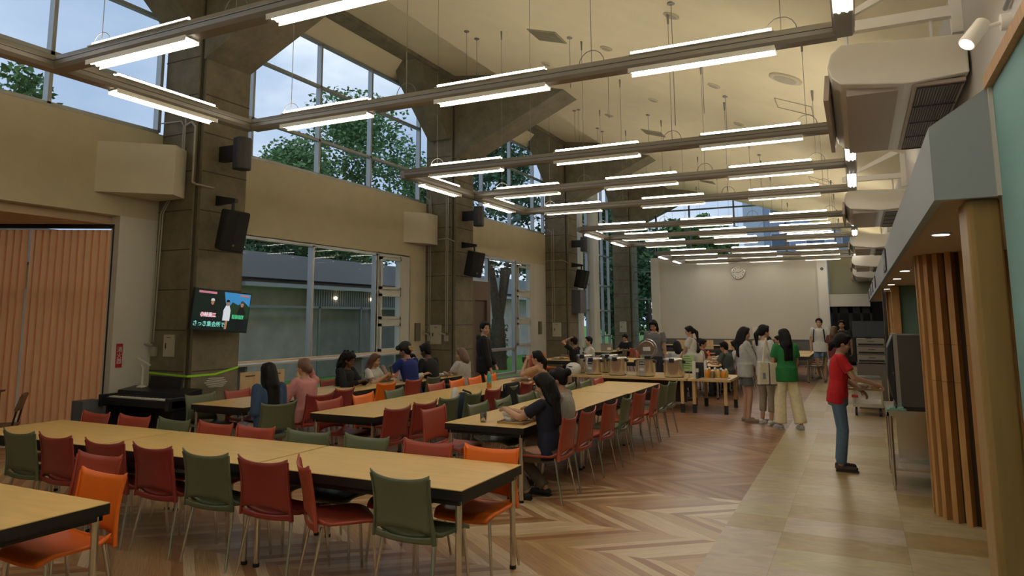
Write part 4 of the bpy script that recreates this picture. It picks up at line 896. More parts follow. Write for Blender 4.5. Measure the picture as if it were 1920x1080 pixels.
def cooker(x, y, r, h, label, lid=True, labelled=True, opened=False):
    c = empty('rice_cooker', (x, y, ZB), 0, label, 'rice cooker', 'stainless steel rice cookers')
    MB().lathe([(r * .96, .012), (r, .03), (r, h * .8), (r * 1.02, h * .82)], n=36).build('pot', STEEL, c); MB().lathe([(r * .9, 0), (r * .97, .014)], n=30).build('base_ring', BLKP, c)
    if opened:
        T = Matrix.Translation((0, r * .85, h * .86 + r)) @ Matrix.Rotation(R(-82), 4, 'X')
        lo = MB().lathe([(r * 1.03, -.02), (r * 1.03, .03), (r * .6, .06), (.02, .07)], n=36, T=T).lathe([(r * .80, -.035), (r * .86, -.02)], n=36, T=T).build('lid', STEEL, c)
        MB().box(-.075, .075, -.045, .035, -.040, -.036, T=T).build('lid_label', WP, lo); MB().box(-.05, .05, -.06, .05, -.06, .06, T=T @ Matrix.Translation((0, r * 1.02, 0))).build('latch', BLKP, lo)
        MB().lathe([(r * .9, h * .82), (r * .9, h * .84)], n=30).build('inner_pot', mat('dark_inner_pot', (.05, .05, .05), .4), c)
    else:
        MB().lathe([(r * 1.03, h * .82), (r * 1.04, h * .87), (r * .97, h * .90), (r * .95, h * .915), (r * .5, h * .925), (.02, h * .93)], n=36).build('lid', STEEL, c)
        MB().box(-.05, .05, -r * 1.12, -r * .85, h * .72, h * .92).build('latch', BLKP, c, bevel=.01)
    for s in (-1, 1): MB().box(s * r * .98 - .03, s * r * .98 + .03, -.07, .07, h * .68, h * .8).build('handle', BLKP, c, bevel=.01)
    if labelled:
        def arc(a0, a1, z0, z1, e):
            n_ = 8; vs = []; 
            for i in range(n_ + 1):
                a = a0 + (a1 - a0) * i / n_
                for z in (z0, z1): vs.append(((r + e) * math.sin(a), -(r + e) * math.cos(a), z))
            return vs, [(2 * i, 2 * i + 2, 2 * i + 3, 2 * i + 1) for i in range(n_)]
        MB().add(*arc(-.45, .25, h * .05, h * .80, .001)).build('front_plate', mat('satin_steel_plate', (.45, .42, .36), .45, .6), c); MB().add(*arc(-.38, .18, h * .58, h * .76, .003)).build('logo_badge', BLKP, c)
        m = MB()
        for i in range(5): m.add(*arc(-.30 + i * .09, -.25 + i * .09, h * (.63 + .015 * (i % 2)), h * .71, .004))
        m.build('logo_letters', WP, c); MB().add(*arc(-.38, .10, h * .30, h * .42, .004)).build('paper_label', WP, c)
cooker(-5.28, 14.75, .17, .42, 'steel rice cooker half hidden at the left end of the buffet, black latch in front', labelled=False)
cooker(-4.97, 14.42, .18, .37, 'steel rice cooker with black badge, left of the middle on the buffet')
cooker(-4.82, 15.05, .18, .42, 'steel rice cooker at the back of the buffet', labelled=False); cooker(-4.47, 14.45, .19, .40, 'plain steel rice cooker with a black latch in the middle of the buffet', labelled=False)
cooker(-3.89, 14.45, .195, .39, 'steel rice cooker with its round lid open', opened=True)
cooker(-3.31, 14.42, .20, .40, 'plain steel pot with black handles at the right of the buffet', labelled=False)
wcok = empty('small_rice_cooker', (-5.36, 14.27, ZB), 0, 'small white rounded rice cooker behind the dark bun', 'rice cooker')
MB().lathe([(.12, 0), (.15, .03), (.155, .14), (.13, .2), (.06, .235), (.01, .24)], n=28).build('body', WP, wcok); MB().box(-.05, .03, -.153, -.12, .15, .17).build('display', BLKP, wcok)
o = MB().lathe([(.03, 0), (.03, .18), (.022, .2), (.022, .24)], n=16).build('soy_bottle', BLKP, loc=(-4.2, 14.95, ZB)); tag(o, 'dark bottle between the rice cookers', 'bottle')
o = MB().lathe([(.14, 0), (.16, .02)], n=24).build('white_dish', WP, loc=(-4.18, 14.5, ZB)); tag(o, 'white dish between two rice cookers', 'dish'); o.scale = (.6, .6, 1)
sg = empty('green_menu_sign', (-3.02, 14.4, ZB), R(-4), 'pale green paper sign on a stand behind the sauce bottles', 'sign')
SGG = mat('pale_green_paper', (.42, .55, .26), .7)
MB().cyl((0, 0, 0), (0, 0, .14), .006).build('stand', CHROME, sg); MB().box(-.11, .11, -.004, .004, .12, .44).build('sheet', SGG, sg)
m = MB()
for i in range(6): m.box(-.09, .02 + .07 * ((i * 37) % 5) / 5, -.0055, -.004, .40 - i * .045, .415 - i * .045)
m.build('printed_lines', mat('green_print', (.08, .2, .05), .6), sg)
ps = empty('card_stand', (-2.78, 14.35, ZB), 0, 'black and white card stand beside the sauces', 'stand')
MB().box(-.12, .12, 0, .02, 0, .30).build('board', BLKP, ps); MB().box(-.16, -.10, -.03, .03, 0, .32).build('white_card', WP, ps); MB().box(.06, .11, -.02, .02, .0, .33).build('white_card', WP, ps)
tr = MB().box(-.25, .25, -.17, .17, 0, .015).build('condiment_tray', mat('pale_tray', (.5, .42, .32), .5), loc=(-2.53, 14.42, ZB), bevel=.004); tag(tr, 'tray under the sauce bottles on the buffet', 'tray')
SAUCE = {'o': mat('orange_sauce_bottle', (.75, .27, .02), .3), 'b': mat('brown_sauce_bottle', (.22, .13, .06), .35), 'y': mat('yellow_sauce_bottle', (.6, .38, .10), .35), 'w': WP}
for i, (dx_, dy_, c, h) in enumerate([(-.14, -.08, 'o', .17), (-.03, -.10, 'b', .15), (.07, -.08, 'y', .16), (.16, -.05, 'o', .15), (-.12, .07, 'o', .18), (-.01, .06, 'y', .18), (.10, .07, 'b', .17), (.19, .08, 'y', .16)]):
    b = empty('sauce_bottle', (-2.53 + dx_, 14.42 + dy_, ZB + .015), 0, '%s sauce bottle, %s in the %s row on the tray' % ({'o': 'orange', 'b': 'brown', 'y': 'yellowish'}[c], ['first', 'second', 'third', 'fourth'][i % 4], 'front' if i < 4 else 'back'), 'bottle', 'sauce bottles on the buffet tray')
    MB().lathe([(.042, 0), (.044, .02), (.044, h * .7), (.03, h * .82), (.024, h * .9)], n=18).build('body', SAUCE[c], b); MB().lathe([(.028, h * .88), (.028, h * .96), (.012, h * 1.08)], n=14).build('cap', WP, b)
ca = empty('spice_shaker', (-2.83, 14.24, ZB), 0, 'small black and white shaker at the edge of the sauce tray', 'shaker'); MB().lathe([(.03, 0), (.03, .12)], n=14).build('body', DG, ca); MB().lathe([(.032, .12), (.032, .19)], n=14).build('cap', WP, ca)

# ------------------------------------------------------------------ things on tables
ZT = .722
FD = mat('brown_food', (.30, .14, .05), .7, noise=.4, scale=60); FY = mat('yellow_food', (.55, .38, .10), .7, noise=.3, scale=60); FG = mat('green_food', (.12, .25, .05), .7, noise=.3, scale=60)
TRY = mat('wooden_tray', (.38, .25, .11), .45)
def meal(x, y, z, rz, label, parts='pbc'):
    t = empty('meal_tray', (x, y, z), rz, label, 'tray', 'meal trays')
    MB().box(-.20, .20, -.15, .15, 0, .010).box(-.20, .20, -.15, -.14, .01, .022).box(-.20, .20, .14, .15, .01, .022).box(-.20, -.19, -.15, .15, .01, .022).box(.19, .20, -.15, .15, .01, .022).build('tray', TRY, t)
    r_in = random.Random(int(x * 100)); 
    pl = empty('plate', (x, y, z), rz, 'white plate of food on the ' + label, 'plate', 'plates on meal trays'); MB().lathe([(.05, .011), (.10, .024), (.105, .028), (.05, .018)], c=(.06, -.02, 0), n=24).build('dish', WP, pl); MB().ell((.06, -.02, .03), (.07, .06, .02)).build('food', FD, pl)
    bw = empty('rice_bowl', (x, y, z), rz, 'round bowl on the ' + label, 'bowl', 'bowls on meal trays'); MB().lathe([(.03, .011), (.055, .035), (.062, .062), (.055, .06), (.03, .02)], c=(-.10, .05, 0), n=24).build('bowl', WP, bw); MB().ell((-.10, .05, .052), (.05, .05, .012)).build('food', FY, bw)
meal(-3.25, 7.0, ZT, R(90), 'tray before the woman in the navy shirt')
meal(-3.3, 7.75, ZT, R(80), 'tray before the woman with the bun'); meal(-5.25, 11.5, ZT, R(100), 'tray at the far end of the middle table row')
meal(-7.4, 10.3, ZT, R(85), 'tray before the long haired girl in white'); meal(-7.05, 10.8, ZT, R(95), 'tray before the man in blue'); meal(-7.42, 9.5, ZT, R(85), 'tray before the curly haired woman'); meal(-7.4, 11.2, ZT, R(85), 'tray before the leaning girl'); meal(-6.95, 11.75, ZT, R(95), 'tray at the far end of the left row')
meal(-3.25, 18.9, ZT, R(90), 'tray of the seated group, near'); meal(-3.35, 20.3, ZT, R(90), 'tray of the seated group, far'); meal(-7.05, 17.8, ZT, R(85), 'tray of the pair by the tall window')
g = empty('drinking_glass', (-3.56, 6.80, ZT), 0, 'empty clear plastic cup left of the near tray', 'glass'); MB().lathe([(.030, 0), (.036, .10), (.034, .10), (.028, .004)], n=24, cap=False).lathe([(.029, .0), (.029, .004)], n=24).build('cup', mat('clear_plastic', (.9, .86, .75), .08, trans=.95), g)
g = empty('soup_bowl', (-3.45, 7.18, ZT), 0, 'pale striped bowl behind the near tray', 'bowl'); MB().lathe([(.035, 0), (.06, .03), (.07, .062), (.064, .06), (.03, .01)], n=24).build('bowl', mat('grey_bowl', (.5, .5, .47), .35), g)
bt = empty('drink_bottle', (-5.16, 10.05, ZT), 0, 'teal and orange patterned bottle standing on the middle table row', 'bottle'); MB().lathe([(.036, 0), (.038, .01), (.038, .09)], n=20).build('lower_body', mat('orange_pattern', (.5, .17, .04), .4, noise=.6, scale=40), bt); MB().lathe([(.038, .09), (.038, .2), (.026, .225)], n=20).build('upper_body', mat('teal_pattern', (.05, .38, .36), .4, noise=.4, scale=30), bt); MB().lathe([(.024, .22), (.022, .26)], n=16).build('cap', mat('peach_cap', (.6, .35, .25), .4), bt)
# backpack and jacket on chairs
bp = empty('backpack', (-4.83, 8.62, .50), R(90), 'navy backpack with a white bag on a green chair at the middle table row', 'backpack')
NV = cloth('navy_bag', (.02, .035, .07)); MB().ell((0, -.0, .10), (.15, .10, .22)).build('body', NV, bp); MB().ell((.0, .09, .04), (.11, .05, .12)).build('front_pocket', NV, bp); MB().ell((-.12, .05, .25), (.05, .06, .14)).build('white_pouch', WP, bp); MB().tube([(.05, -.1, -.05), (.07, -.13, .1), (.05, -.1, .3), (0, 0, .34)], .014).build('strap', BLKP, bp)
jk = empty('black_jacket', (-4.68, 9.80, .35), R(90), 'black jacket draped over a chair at the middle table row', 'jacket'); BJ = cloth('black', (.012, .012, .015))
MB().box(-.24, .24, -.06, .02, -.02, .50).build('drape', BJ, jk, bevel=.03)

# ------------------------------------------------------------------ people
def remesh(mb, name, mt, vox, smooth, parent):
    me = bpy.data.meshes.new('tmp'); me.from_pydata(mb.v, [], mb.f)
    bm = bmesh.new(); bm.from_mesh(me); bmesh.ops.remove_doubles(bm, verts=bm.verts, dist=1e-5); bmesh.ops.recalc_face_normals(bm, faces=bm.faces); bm.to_mesh(me); bm.free()
    o = bpy.data.objects.new('tmp', me); C.objects.link(o)
    r = o.modifiers.new('r', 'REMESH'); r.mode = 'VOXEL'; r.voxel_size = vox; r.use_smooth_shade = True
    if smooth: s = o.modifiers.new('s', 'SMOOTH'); s.factor = .5; s.iterations = smooth
    dg = bpy.context.evaluated_depsgraph_get(); me2 = bpy.data.meshes.new_from_object(o.evaluated_get(dg)); bpy.data.objects.remove(o); bpy.data.meshes.remove(me)
    me2.name = name
    for p in me2.polygons: p.use_smooth = True
    me2.materials.clear(); me2.materials.append(mt)
    ob = bpy.data.objects.new(name, me2); C.objects.link(ob); ob.parent = parent; return ob
def ik(a, b, l1, l2, pole):
    a, b, pole = V(a), V(b), V(pole); d = b - a; L_ = min(d.length, (l1 + l2) * .998); u = d.normalized(); b = a + u * L_
    x = (l1 * l1 - l2 * l2 + L_ * L_) / (2 * L_); h = math.sqrt(max(0, l1 * l1 - x * x)); pv = pole - u * pole.dot(u); pv = pv.normalized() if pv.length > 1e-4 else V((0, 0, -1))
    return a + u * x + pv * h, b
def person(label, x, y, heading, pose='stand', h=1.62, skin='l', top=('t', (.5, .5, .5), 'short'), bot=('pants', (.1, .1, .12)), hair=('long', HAIR), head=(0, 0, 0), lean=0, hands=None, feet=None, poles=None, near=False, shoes=(.02, .02, .02), face=True, male=False, z=0, tw=0, glasses=False):
    """heading: degrees, 0 faces +Y, positive turns to the left (counter-clockwise)"""
    S = h / 1.65; root = empty('person', (x, y, z), R(heading), label, 'person'); root.scale = (S, S, S)
    sit = pose == 'sit'; pz = .50 if sit else .90; pel = V((0, 0, pz)); sw = .18 if male else .162
    Rt = Matrix.Rotation(R(-lean), 3, 'X') @ Matrix.Identity(3); Rz = Matrix.Rotation(R(tw), 3, 'Z')
    def up(p): return pel + Rz @ (Rt @ (V(p)))
    sh = {s: up((s * sw, -.005, .46)) for s in (-1, 1)}; neck = up((0, -.01, .50)); hc = up((0, .02, .64))
    Q = Rz @ Matrix.Rotation(R(head[0]), 3, 'Z') @ Matrix.Rotation(R(-head[1]), 3, 'X') @ Matrix.Rotation(R(head[2]), 3, 'Y')
    if hands is None: hands = {s: (V((s * .22, .03, .80)) if not sit else V((s * .13, .38, .76))) for s in (-1, 1)}
    hands = {s: V(hands[s]) for s in (-1, 1)}
    poles = poles or {}
    el = {}; wr = {}
    for s in (-1, 1): el[s], wr[s] = ik(sh[s], hands[s], .275, .245, poles.get(s, V((s * .6, -.8, -.5))))
    kn = {}; an = {}; hip = {s: pel + V((s * .09, 0, -.02)) for s in (-1, 1)}
    if feet is None: feet = {s: (V((s * .10, -.01, .085)) if not sit else V((s * .12, .40, .085))) for s in (-1, 1)}
    for s in (-1, 1): kn[s], an[s] = ik(hip[s], V(feet[s]), .402, .397, V((s * .1, 1, .35)))
    vox = .0085 if near else .012
    # ---- body
    b = MB()
    def torso(mb, e, z0=-.08, z1=.52):
        prof_ = [(-.08, .135, .095), (.0, .160, .108), (.08, .150, .10), (.18, .122 + .012 * male, .090), (.30, .140 + .012 * male, .105), (.40, .150 + .018 * male, .100), (.46, .130 + .02 * male, .078), (.50, .07, .06), (.52, .055, .052)]
        rs = []
        for zz, rx, ry in prof_:
            if zz < z0 - 1e-6 or zz > z1 + 1e-6: continue
            rs.append([tuple(up(((rx + e) * math.cos(2 * PI * i / 20), (ry + e) * math.sin(2 * PI * i / 20), zz))) for i in range(20)])
        mb.rings(rs)
    torso(b, 0)
    for s in (-1, 1):
        b.caps(sh[s], el[s], .046, .037).caps(el[s], wr[s], .037, .026)
        b.caps(hip[s], kn[s], .078, .052).caps(kn[s], an[s], .052, .034)
        f = an[s]; fd = V((s * .15, 1, 0)).normalized(); b.caps(f + V((0, -.02, -.045)), f + fd * .14 + V((0, 0, -.06)), .033, .024)
        # hand
        d = (wr[s] - el[s]).normalized(); side = d.cross(V((0, 0, 1))); side = side.normalized() if side.length > .2 else V((0, 1, 0)); up2 = side.cross(d).normalized()
        side = side * (-s); pc = wr[s] + d * .045
        b.caps(wr[s] + d * .015, wr[s] + d * .075, .022, .026)
        for q in (-1, 1): b.caps(wr[s] + d * .03 + side * q * .014, wr[s] + d * .08 + side * q * .020, .016, .014)
        for q, ln in zip((-1.5, -.5, .5, 1.5), (.060, .068, .072, .062)):
            p0 = wr[s] + d * .085 + side * q * .0165; p1 = p0 + (d * .85 - up2 * .45).normalized() * ln * .5; p2 = p1 + (d * .5 - up2 * .85).normalized() * ln * .5
            b.caps(p0, p1, .0085, .008, 8).caps(p1, p2, .008, .007, 8)
        p0 = wr[s] + d * .035 + side * .024; p1 = p0 + (side * .8 + d * .75 - up2 * .3).normalized() * .04; b.caps(p0, p1, .011, .0095, 8).caps(p1, p1 + (d * .95 + side * .15 - up2 * .3).normalized() * .03, .0095, .008, 8)
    b.caps(neck - (hc - neck) * .25, hc - Q @ V((0, .01, .04)), .048, .044)
    HQ = lambda p: hc + Q @ V(p)
    b.ell(HQ((0, -.008, .02)), (.074, .090, .098), 20, 14, Q).ell(HQ((0, .022, -.045)), (.054, .060, .068), 16, 12, Q).ell(HQ((0, .055, -.088)), (.024, .022, .020), 12, 8, Q)
    b.caps(HQ((0, .082, .005)), HQ((0, .096, -.030)), .008, .013, 10)
    for s in (-1, 1): b.ell(HQ((s * .073, -.005, -.012)), (.010, .020, .030), 10, 8, Q).ell(HQ((s * .040, .058, -.035)), (.024, .022, .022), 10, 8, Q)
    remesh(b, 'body', SKINS[skin], vox, 3, root)
    if face:
        m = MB()
        for s in (-1, 1): m.ell(HQ((s * .030, .0795, .004)), (.012, .006, .006), 10, 6, Q)
        m.build('eyes', BLACK, root, fix=True); m = MB()
        for s in (-1, 1): m.caps(HQ((s * .016, .083, .026)), HQ((s * .044, .072, .026)), .0035, .003, 6)
        m.build('eyebrows', hair[1], root); MB().ell(HQ((0, .082, -.058)), (.021, .006, .006), 12, 6, Q).build('lips', mat('lip_skin', (.33, .10, .08), .5), root)
    if glasses:
        m = MB()
        for s in (-1, 1): m.tube([HQ((s * .032 + .021 * math.cos(a * PI / 6), .094, .002 + .018 * math.sin(a * PI / 6))) for a in range(13)], .0018, 5); m.cyl(HQ((s * .053, .094, .004)), HQ((s * .074, .0, .004)), .0016, n=5)
        m.build('glasses', CHROME, root)
    # ---- clothes
    tc_ = cloth('top%02x%02x%02x' % tuple(int(v * 255) for v in top[1]), top[1]); m = MB(); e = {'t': .014, 'loose': .03, 'hood': .035}.get(top[0], .014)
    torso(m, e, -.08, .46)
    if top[0] in ('loose', 'hood'): m.rings([[tuple(up(((.175 + e * .5) * math.cos(2 * PI * i / 20), (.125 + e * .4) * math.sin(2 * PI * i / 20), zz))) for i in range(20)] for zz in (-.12, -.02, .12)])
    else: m.rings([[tuple(up((.176 * math.cos(2 * PI * i / 20), .122 * math.sin(2 * PI * i / 20), zz))) for i in range(20)] for zz in (-.10, .04)])
    m.rings([[tuple(up((rx * math.cos(2 * PI * i / 20), ry * math.sin(2 * PI * i / 20), zz))) for i in range(20)] for zz, rx, ry in ((.40, .155, .10), (.475, .115, .075), (.50, .075, .065))])
    for s in (-1, 1):
        if top[2] == 'short':
            pe = sh[s] + (el[s] - sh[s]) * .66; m.caps(sh[s], pe, .052 + e * .3, .056 + e * .6, 14, flat2=True)
        else: m.caps(sh[s], el[s], .050 + e * .5, .046 + e * .5, 14).caps(el[s], wr[s] - (wr[s] - el[s]) * .05, .045 + e * .5, .034 + e * .3, 14, flat2=True)
    if top[0] == 'hood': m.ell(up((0, -.09, .48)), (.105, .05, .06), 14, 10)
    remesh(m, 'shirt', tc_, vox * 1.15, 3, root)
    bc = cloth('bottom%02x%02x%02x' % tuple(int(v * 255) for v in bot[1]), bot[1]); m = MB(); wide = bot[0] == 'wide'
    m.rings([[tuple(pel + V((rx * math.cos(2 * PI * i / 20), ry * math.sin(2 * PI * i / 20), zz))) for i in range(20)] for zz, rx, ry in (((-.12, .165, .115), (-.02, .175, .120), (.07, .150, .108)) if not sit else ((-.10, .165, .14), (.0, .175, .125), (.07, .152, .11)))])
    for s in (-1, 1):
        if bot[0] == 'skirt': m.caps(hip[s], hip[s] + (kn[s] - hip[s]) * .8, .105, .12, 16, flat2=True)
        elif bot[0] == 'shorts': m.caps(hip[s] + V((-s * .008, 0, -.03)), hip[s] + (kn[s] - hip[s]) * .62, .084, .092, 16, flat2=True)
        else:
            m.caps(hip[s] + V((-s * .008, 0, -.03)), kn[s], .084, .068 + .03 * wide, 16); m.caps(kn[s], an[s] + (kn[s] - an[s]) * (.02 if bot[0] != 'crop' else .3), .066 + .031 * wide, .060 + .040 * wide, 16, flat2=True)
    remesh(m, 'trousers' if bot[0] in ('pants', 'wide', 'crop') else bot[0], bc, vox * 1.15, 3, root)
    sm = mat('shoe%02x%02x%02x' % tuple(int(v * 255) for v in shoes), shoes, .6)
    for s in (-1, 1):
        f = an[s]; fd = V((s * .15, 1, 0)).normalized(); q = MB()
        q.caps(f + V((0, -.025, -.045)), f + fd * .15 + V((0, 0, -.055)), .040, .032, 12).box(-.035, .035, -.06, .19, -.085, -.068, T=Matrix.Translation(f) @ Matrix.Rotation(-s * .149, 4, 'Z'))
        q.build('shoe', sm, root)
    # ---- hair
    st, hm = hair; m = MB()
    m.ell(HQ((0, -.020, .032)), (.087, .094, .100), 20, 14, Q).ell(HQ((0, .045, .088)), (.066, .040, .032), 14, 10, Q)
    for s in (-1, 1): m.ell(HQ((s * .066, .012, .045)), (.022, .045, .055), 10, 8, Q)
    if st == 'short': m.ell(HQ((0, -.05, -.03)), (.066, .05, .06), 14, 10, Q)
    if st in ('long', 'bob'):
        ln = .40 if st == 'long' else .14
        bk = (Q @ V((0, -1, 0))); bk = V((bk.x, bk.y, 0)).normalized(); dn = (up((0, 0, 0)) - up((0, 0, 1))).normalized()
        c0 = HQ((0, -.055, .0)); c1 = up((0, -.115, .50)) * .6 + (c0 + dn * .12) * .4; c2 = c1 + dn * (ln - .14) + bk * .02
        m.caps(c0, c1, .085, .080, 14); 
        if st == 'long':
            for q in (-1, 0, 1): sd = (Q @ V((1, 0, 0))); m.caps(c1 + sd * q * .04, c2 + sd * q * .05, .055, .034, 12)
        for s in (-1, 1): m.caps(HQ((s * .078, -.01, .03)), HQ((s * .080, -.02, -.10)), .024, .026, 10)
        if st == 'long':
            for s in (-1, 1): m.caps(HQ((s * .080, -.02, -.10)), c1 + (Q @ V((s * .085, .02, -.06))), .026, .024, 10)
    if st == 'curly':
        rn = random.Random(3)
        m.ell(HQ((0, -.07, -.10)), (.13, .07, .19), 14, 10)
        for i in range(150):
            a = rn.uniform(0, 2 * PI); zz = rn.uniform(-.30, .12); rr = .125 * math.sqrt(max(.25, 1 - ((zz + .08) / .24) ** 2)) + .015; p = HQ((rr * math.cos(a), -.05 + rr * .75 * math.sin(a), zz))
            if math.sin(a) > .25 and zz < .10: continue
            m.ell(p, (.026, .026, .028), 8, 6)
    if st in ('pony', 'bun', 'lowbun'):
        m.ell(HQ((0, -.05, -.02)), (.07, .05, .06), 14, 10, Q)
        if st == 'bun': m.ell(HQ((0, -.125, .055)), (.048, .045, .048), 14, 10, Q)
        if st == 'lowbun': m.ell(HQ((0, -.120, -.05)), (.044, .044, .050), 14, 10, Q).ell(HQ((0, -.125, -.10)), (.028, .028, .035), 12, 8, Q)
        if st == 'pony': m.caps(HQ((0, -.09, .03)), HQ((0, -.15, -.06)), .035, .045, 12).caps(HQ((0, -.15, -.06)), HQ((0, -.13, -.24)), .045, .018, 12)
    if st == 'clip':
        m.ell(HQ((0, -.09, -.01)), (.06, .05, .07), 14, 10, Q)
    remesh(m, 'hair', hm, vox * 1.1, 2 if st != 'curly' else 1, root)
    return root, dict(HQ=HQ, wr=wr, el=el, up=up, S=S, Q=Q)
def pick(root, info, loc_local): return root.matrix_basis @ V(loc_local)

# woman in red at the drink machine
red, i = person('woman in a red T-shirt and blue jeans reaching to the drink machine', -.29, 9.75, -86, h=1.60, top=('t', (.55, .015, .02), 'short'), bot=('pants', (.10, .17, .25)), hair=('lowbun', HAIR), head=(0, 14, 0), lean=7,
       hands={-1: V((-.16, .26, .96)), 1: V((.12, .40, 1.06))}, poles={1: V((.5, 0, -.8)), -1: V((-.6, -.3, -.7))}, near=True, shoes=(.03, .02, .02))
t = empty('meal_tray', (.02, 9.95, .93), 0, 'tray with bowls held by the woman in red', 'tray', 'meal trays')
MB().box(-.19, .19, -.14, .14, 0, .012).box(-.19, .19, -.14, -.13, .012, .024).box(-.19, .19, .13, .14, .012, .024).build('tray', TRY, t)
bw = empty('rice_bowl', (.0, 9.98, .942), 0, 'white bowl on the tray held by the woman in red', 'bowl'); MB().lathe([(.035, 0), (.06, .03), (.07, .06), (.064, .058), (.03, .01)], n=24).build('bowl', WP, bw); MB().ell((0, 0, .045), (.055, .055, .015)).build('food', FY, bw)
bw = empty('food_dish', (.12, 9.90, .942), 0, 'dish of fried food on the tray held by the woman in red', 'dish'); MB().lathe([(.04, 0), (.055, .03), (.05, .028)], n=24).build('bowl', TRY, bw); MB().ell((0, 0, .03), (.045, .045, .02)).build('food', FD, bw)
o = MB().box(-.035, .035, -.04, .04, 0, .03).build('red_pouch', mat('red_pouch_plastic', (.5, .03, .05), .4), loc=(-.10, 9.68, .86)); tag(o, 'small red pouch held under the tray', 'pouch')
# trio by the tile edge
gp, i = person('woman with long black hair in a light grey sweatshirt and grey shorts holding a phone', -1.84, 13.42, -65, h=1.62, top=('loose', (.46, .46, .44), 'long'), bot=('shorts', (.11, .12, .12)), hair=('long', HAIR), hands={-1: V((-.05, .28, .86)), 1: V((.12, .25, .84))}, head=(-5, 6, 0), shoes=(.28, .22, .15))
o = MB().box(-.036, .036, -.005, .005, -.07, .07).build('smartphone', BLKP, loc=(-1.56, 13.50, .84)); o.rotation_euler = (R(50), 0, R(20)); tag(o, 'black phone in the hand of the woman in the grey sweatshirt', 'phone')
person('woman in a white T-shirt and beige trousers with a hair clip, between two friends', -1.50, 13.30, -40, h=1.66, top=('t', (.58, .56, .54), 'short'), bot=('crop', (.34, .28, .20)), hair=('pony', HAIR), head=(-10, 5, 0), shoes=(.6, .6, .58))
gr, i = person('woman seen from behind in a green T-shirt and wide cream trousers', -1.12, 12.86, 30, h=1.60, top=('loose', (.022, .20, .05), 'short'), bot=('wide', (.80, .70, .45)), hair=('long', HAIR), head=(5, 2, 0), hands={-1: V((-.24, .10, .84)), 1: V((.20, .2, .9))}, feet={-1: V((-.12, .05, .085)), 1: V((.16, -.10, .085))}, shoes=(.45, .45, .45))
tb = empty('tote_bag', (-1.40, 12.74, .70), R(35), 'cream canvas tote bag with black edging on the shoulder of the woman in green', 'bag')
TBM = cloth('cream_canvas', (.66, .60, .45)); MB().prism([(-.17, 0), (.17, 0), (.19, .36), (-.15, .38)], -.05, .05, 'y').build('body', TBM, tb, bevel=.02)
MB().box(.0, .012, -.056, -.05, .0, .36).box(-.17, .17, -.055, .055, .0, .01).build('edging', BLKP, tb); MB().tube([(-.09, -.04, .36), (-.06, -.04, .58), (.0, 0, .76), (.06, .04, .56), (.10, .04, .36)], .014).build('handle', TBM, tb); MB().box(-.11, -.06, -.054, -.05, .10, .20).build('printed_mark', mat('grey_print', (.2, .25, .3), .7), tb)
# walkers at the far end of the walkway
person('man in a white T-shirt and denim shorts walking towards the camera', -1.02, 22.5, 170, h=1.76, skin='l', male=True, top=('loose', (.60, .60, .58), 'short'), bot=('shorts', (.13, .19, .26)), hair=('short', HAIR), feet={-1: V((-.1, .12, .085)), 1: V((.1, -.22, .14))}, hands={-1: V((-.32, .12, .86)), 1: V((.26, -.10, .88))}, shoes=(.22, .16, .12))
o = empty('backpack', (-1.04, 22.72, 1.15), 0, 'black backpack worn by the walking man in white', 'backpack'); MB().ell((0, 0, 0), (.11, .06, .18)).build('body', cloth('black', (.012, .012, .015)), o)
for q in (-1, 1): MB().tube([(q * .12, -.36, .31), (q * .14, -.39, .15), (q * .15, -.36, -.05)], .018).build('strap', cloth('black', (.012, .012, .015)), o)
person('woman with long brown hair in a maroon shirt, turned to the man beside her', -.62, 21.3, -25, h=1.55, top=('loose', (.16, .03, .035), 'short'), bot=('pants', (.25, .3, .36)), hair=('long', HAIRB))
person('bearded man in a black shirt with white edging behind the woman in red', -.45, 22.6, 175, h=1.70, male=True, skin='m', top=('t', (.02, .02, .022), 'short'), bot=('pants', (.03, .03, .04)), hair=('short', HAIR), glasses=True)
# near seated women
nav, i = person('woman with glasses and long black hair in a navy T-shirt sitting with a phone', -2.87, 6.93, 92, 'sit', h=1.62, top=('t', (.012, .016, .035), 'short'), bot=('pants', (.15, .12, .085)), hair=('long', HAIR), head=(0, 20, 0), lean=4, hands={-1: V((-.03, .46, .86)), 1: V((.08, .44, .85))}, poles={-1: V((-.7, -.2, -.8)), 1: V((.6, -.2, -.8))}, feet={-1: V((-.12, .22, .085)), 1: V((.12, .10, .085))}, near=True, shoes=(.015, .015, .015), glasses=True)
o = MB().box(-.075, .075, -.006, .006, -.036, .036).build('smartphone', BLKP, loc=(-3.42, 6.98, .90), bevel=.004); o.rotation_euler = (R(60), 0, R(95)); tag(o, 'black phone held by the woman in the navy T-shirt', 'phone')
person('woman with a high bun in a grey polo shirt sitting beside the navy T-shirt woman', -2.90, 7.54, 92, 'sit', h=1.64, skin='m', top=('t', (.34, .33, .28), 'short'), bot=('pants', (.38, .37, .33)), hair=('bun', HAIR), head=(0, 14, 0), lean=8, hands={-1: V((-.15, .40, .80)), 1: V((.15, .40, .80))}, near=True)
person('woman with a ponytail in a peach top drinking from a dark cup', -4.82, 11.28, 92, 'sit', h=1.64, top=('loose', (.50, .29, .15), 'short'), bot=('pants', (.05, .05, .06)), hair=('pony', HAIR), hands={-1: V((-.03, .26, 1.07)), 1: V((.1, .28, 1.03))}, head=(0, 0, 0), lean=4, poles={-1: V((-.5, .3, -1)), 1: V((.5, .3, -1))})
o = MB().lathe([(.03, 0), (.045, .03), (.05, .09), (.04, .1)], n=18).build('dark_cup', BLKP, loc=(-5.11, 11.28, 1.04)); tag(o, 'dark cup raised by the woman in the peach top', 'cup')
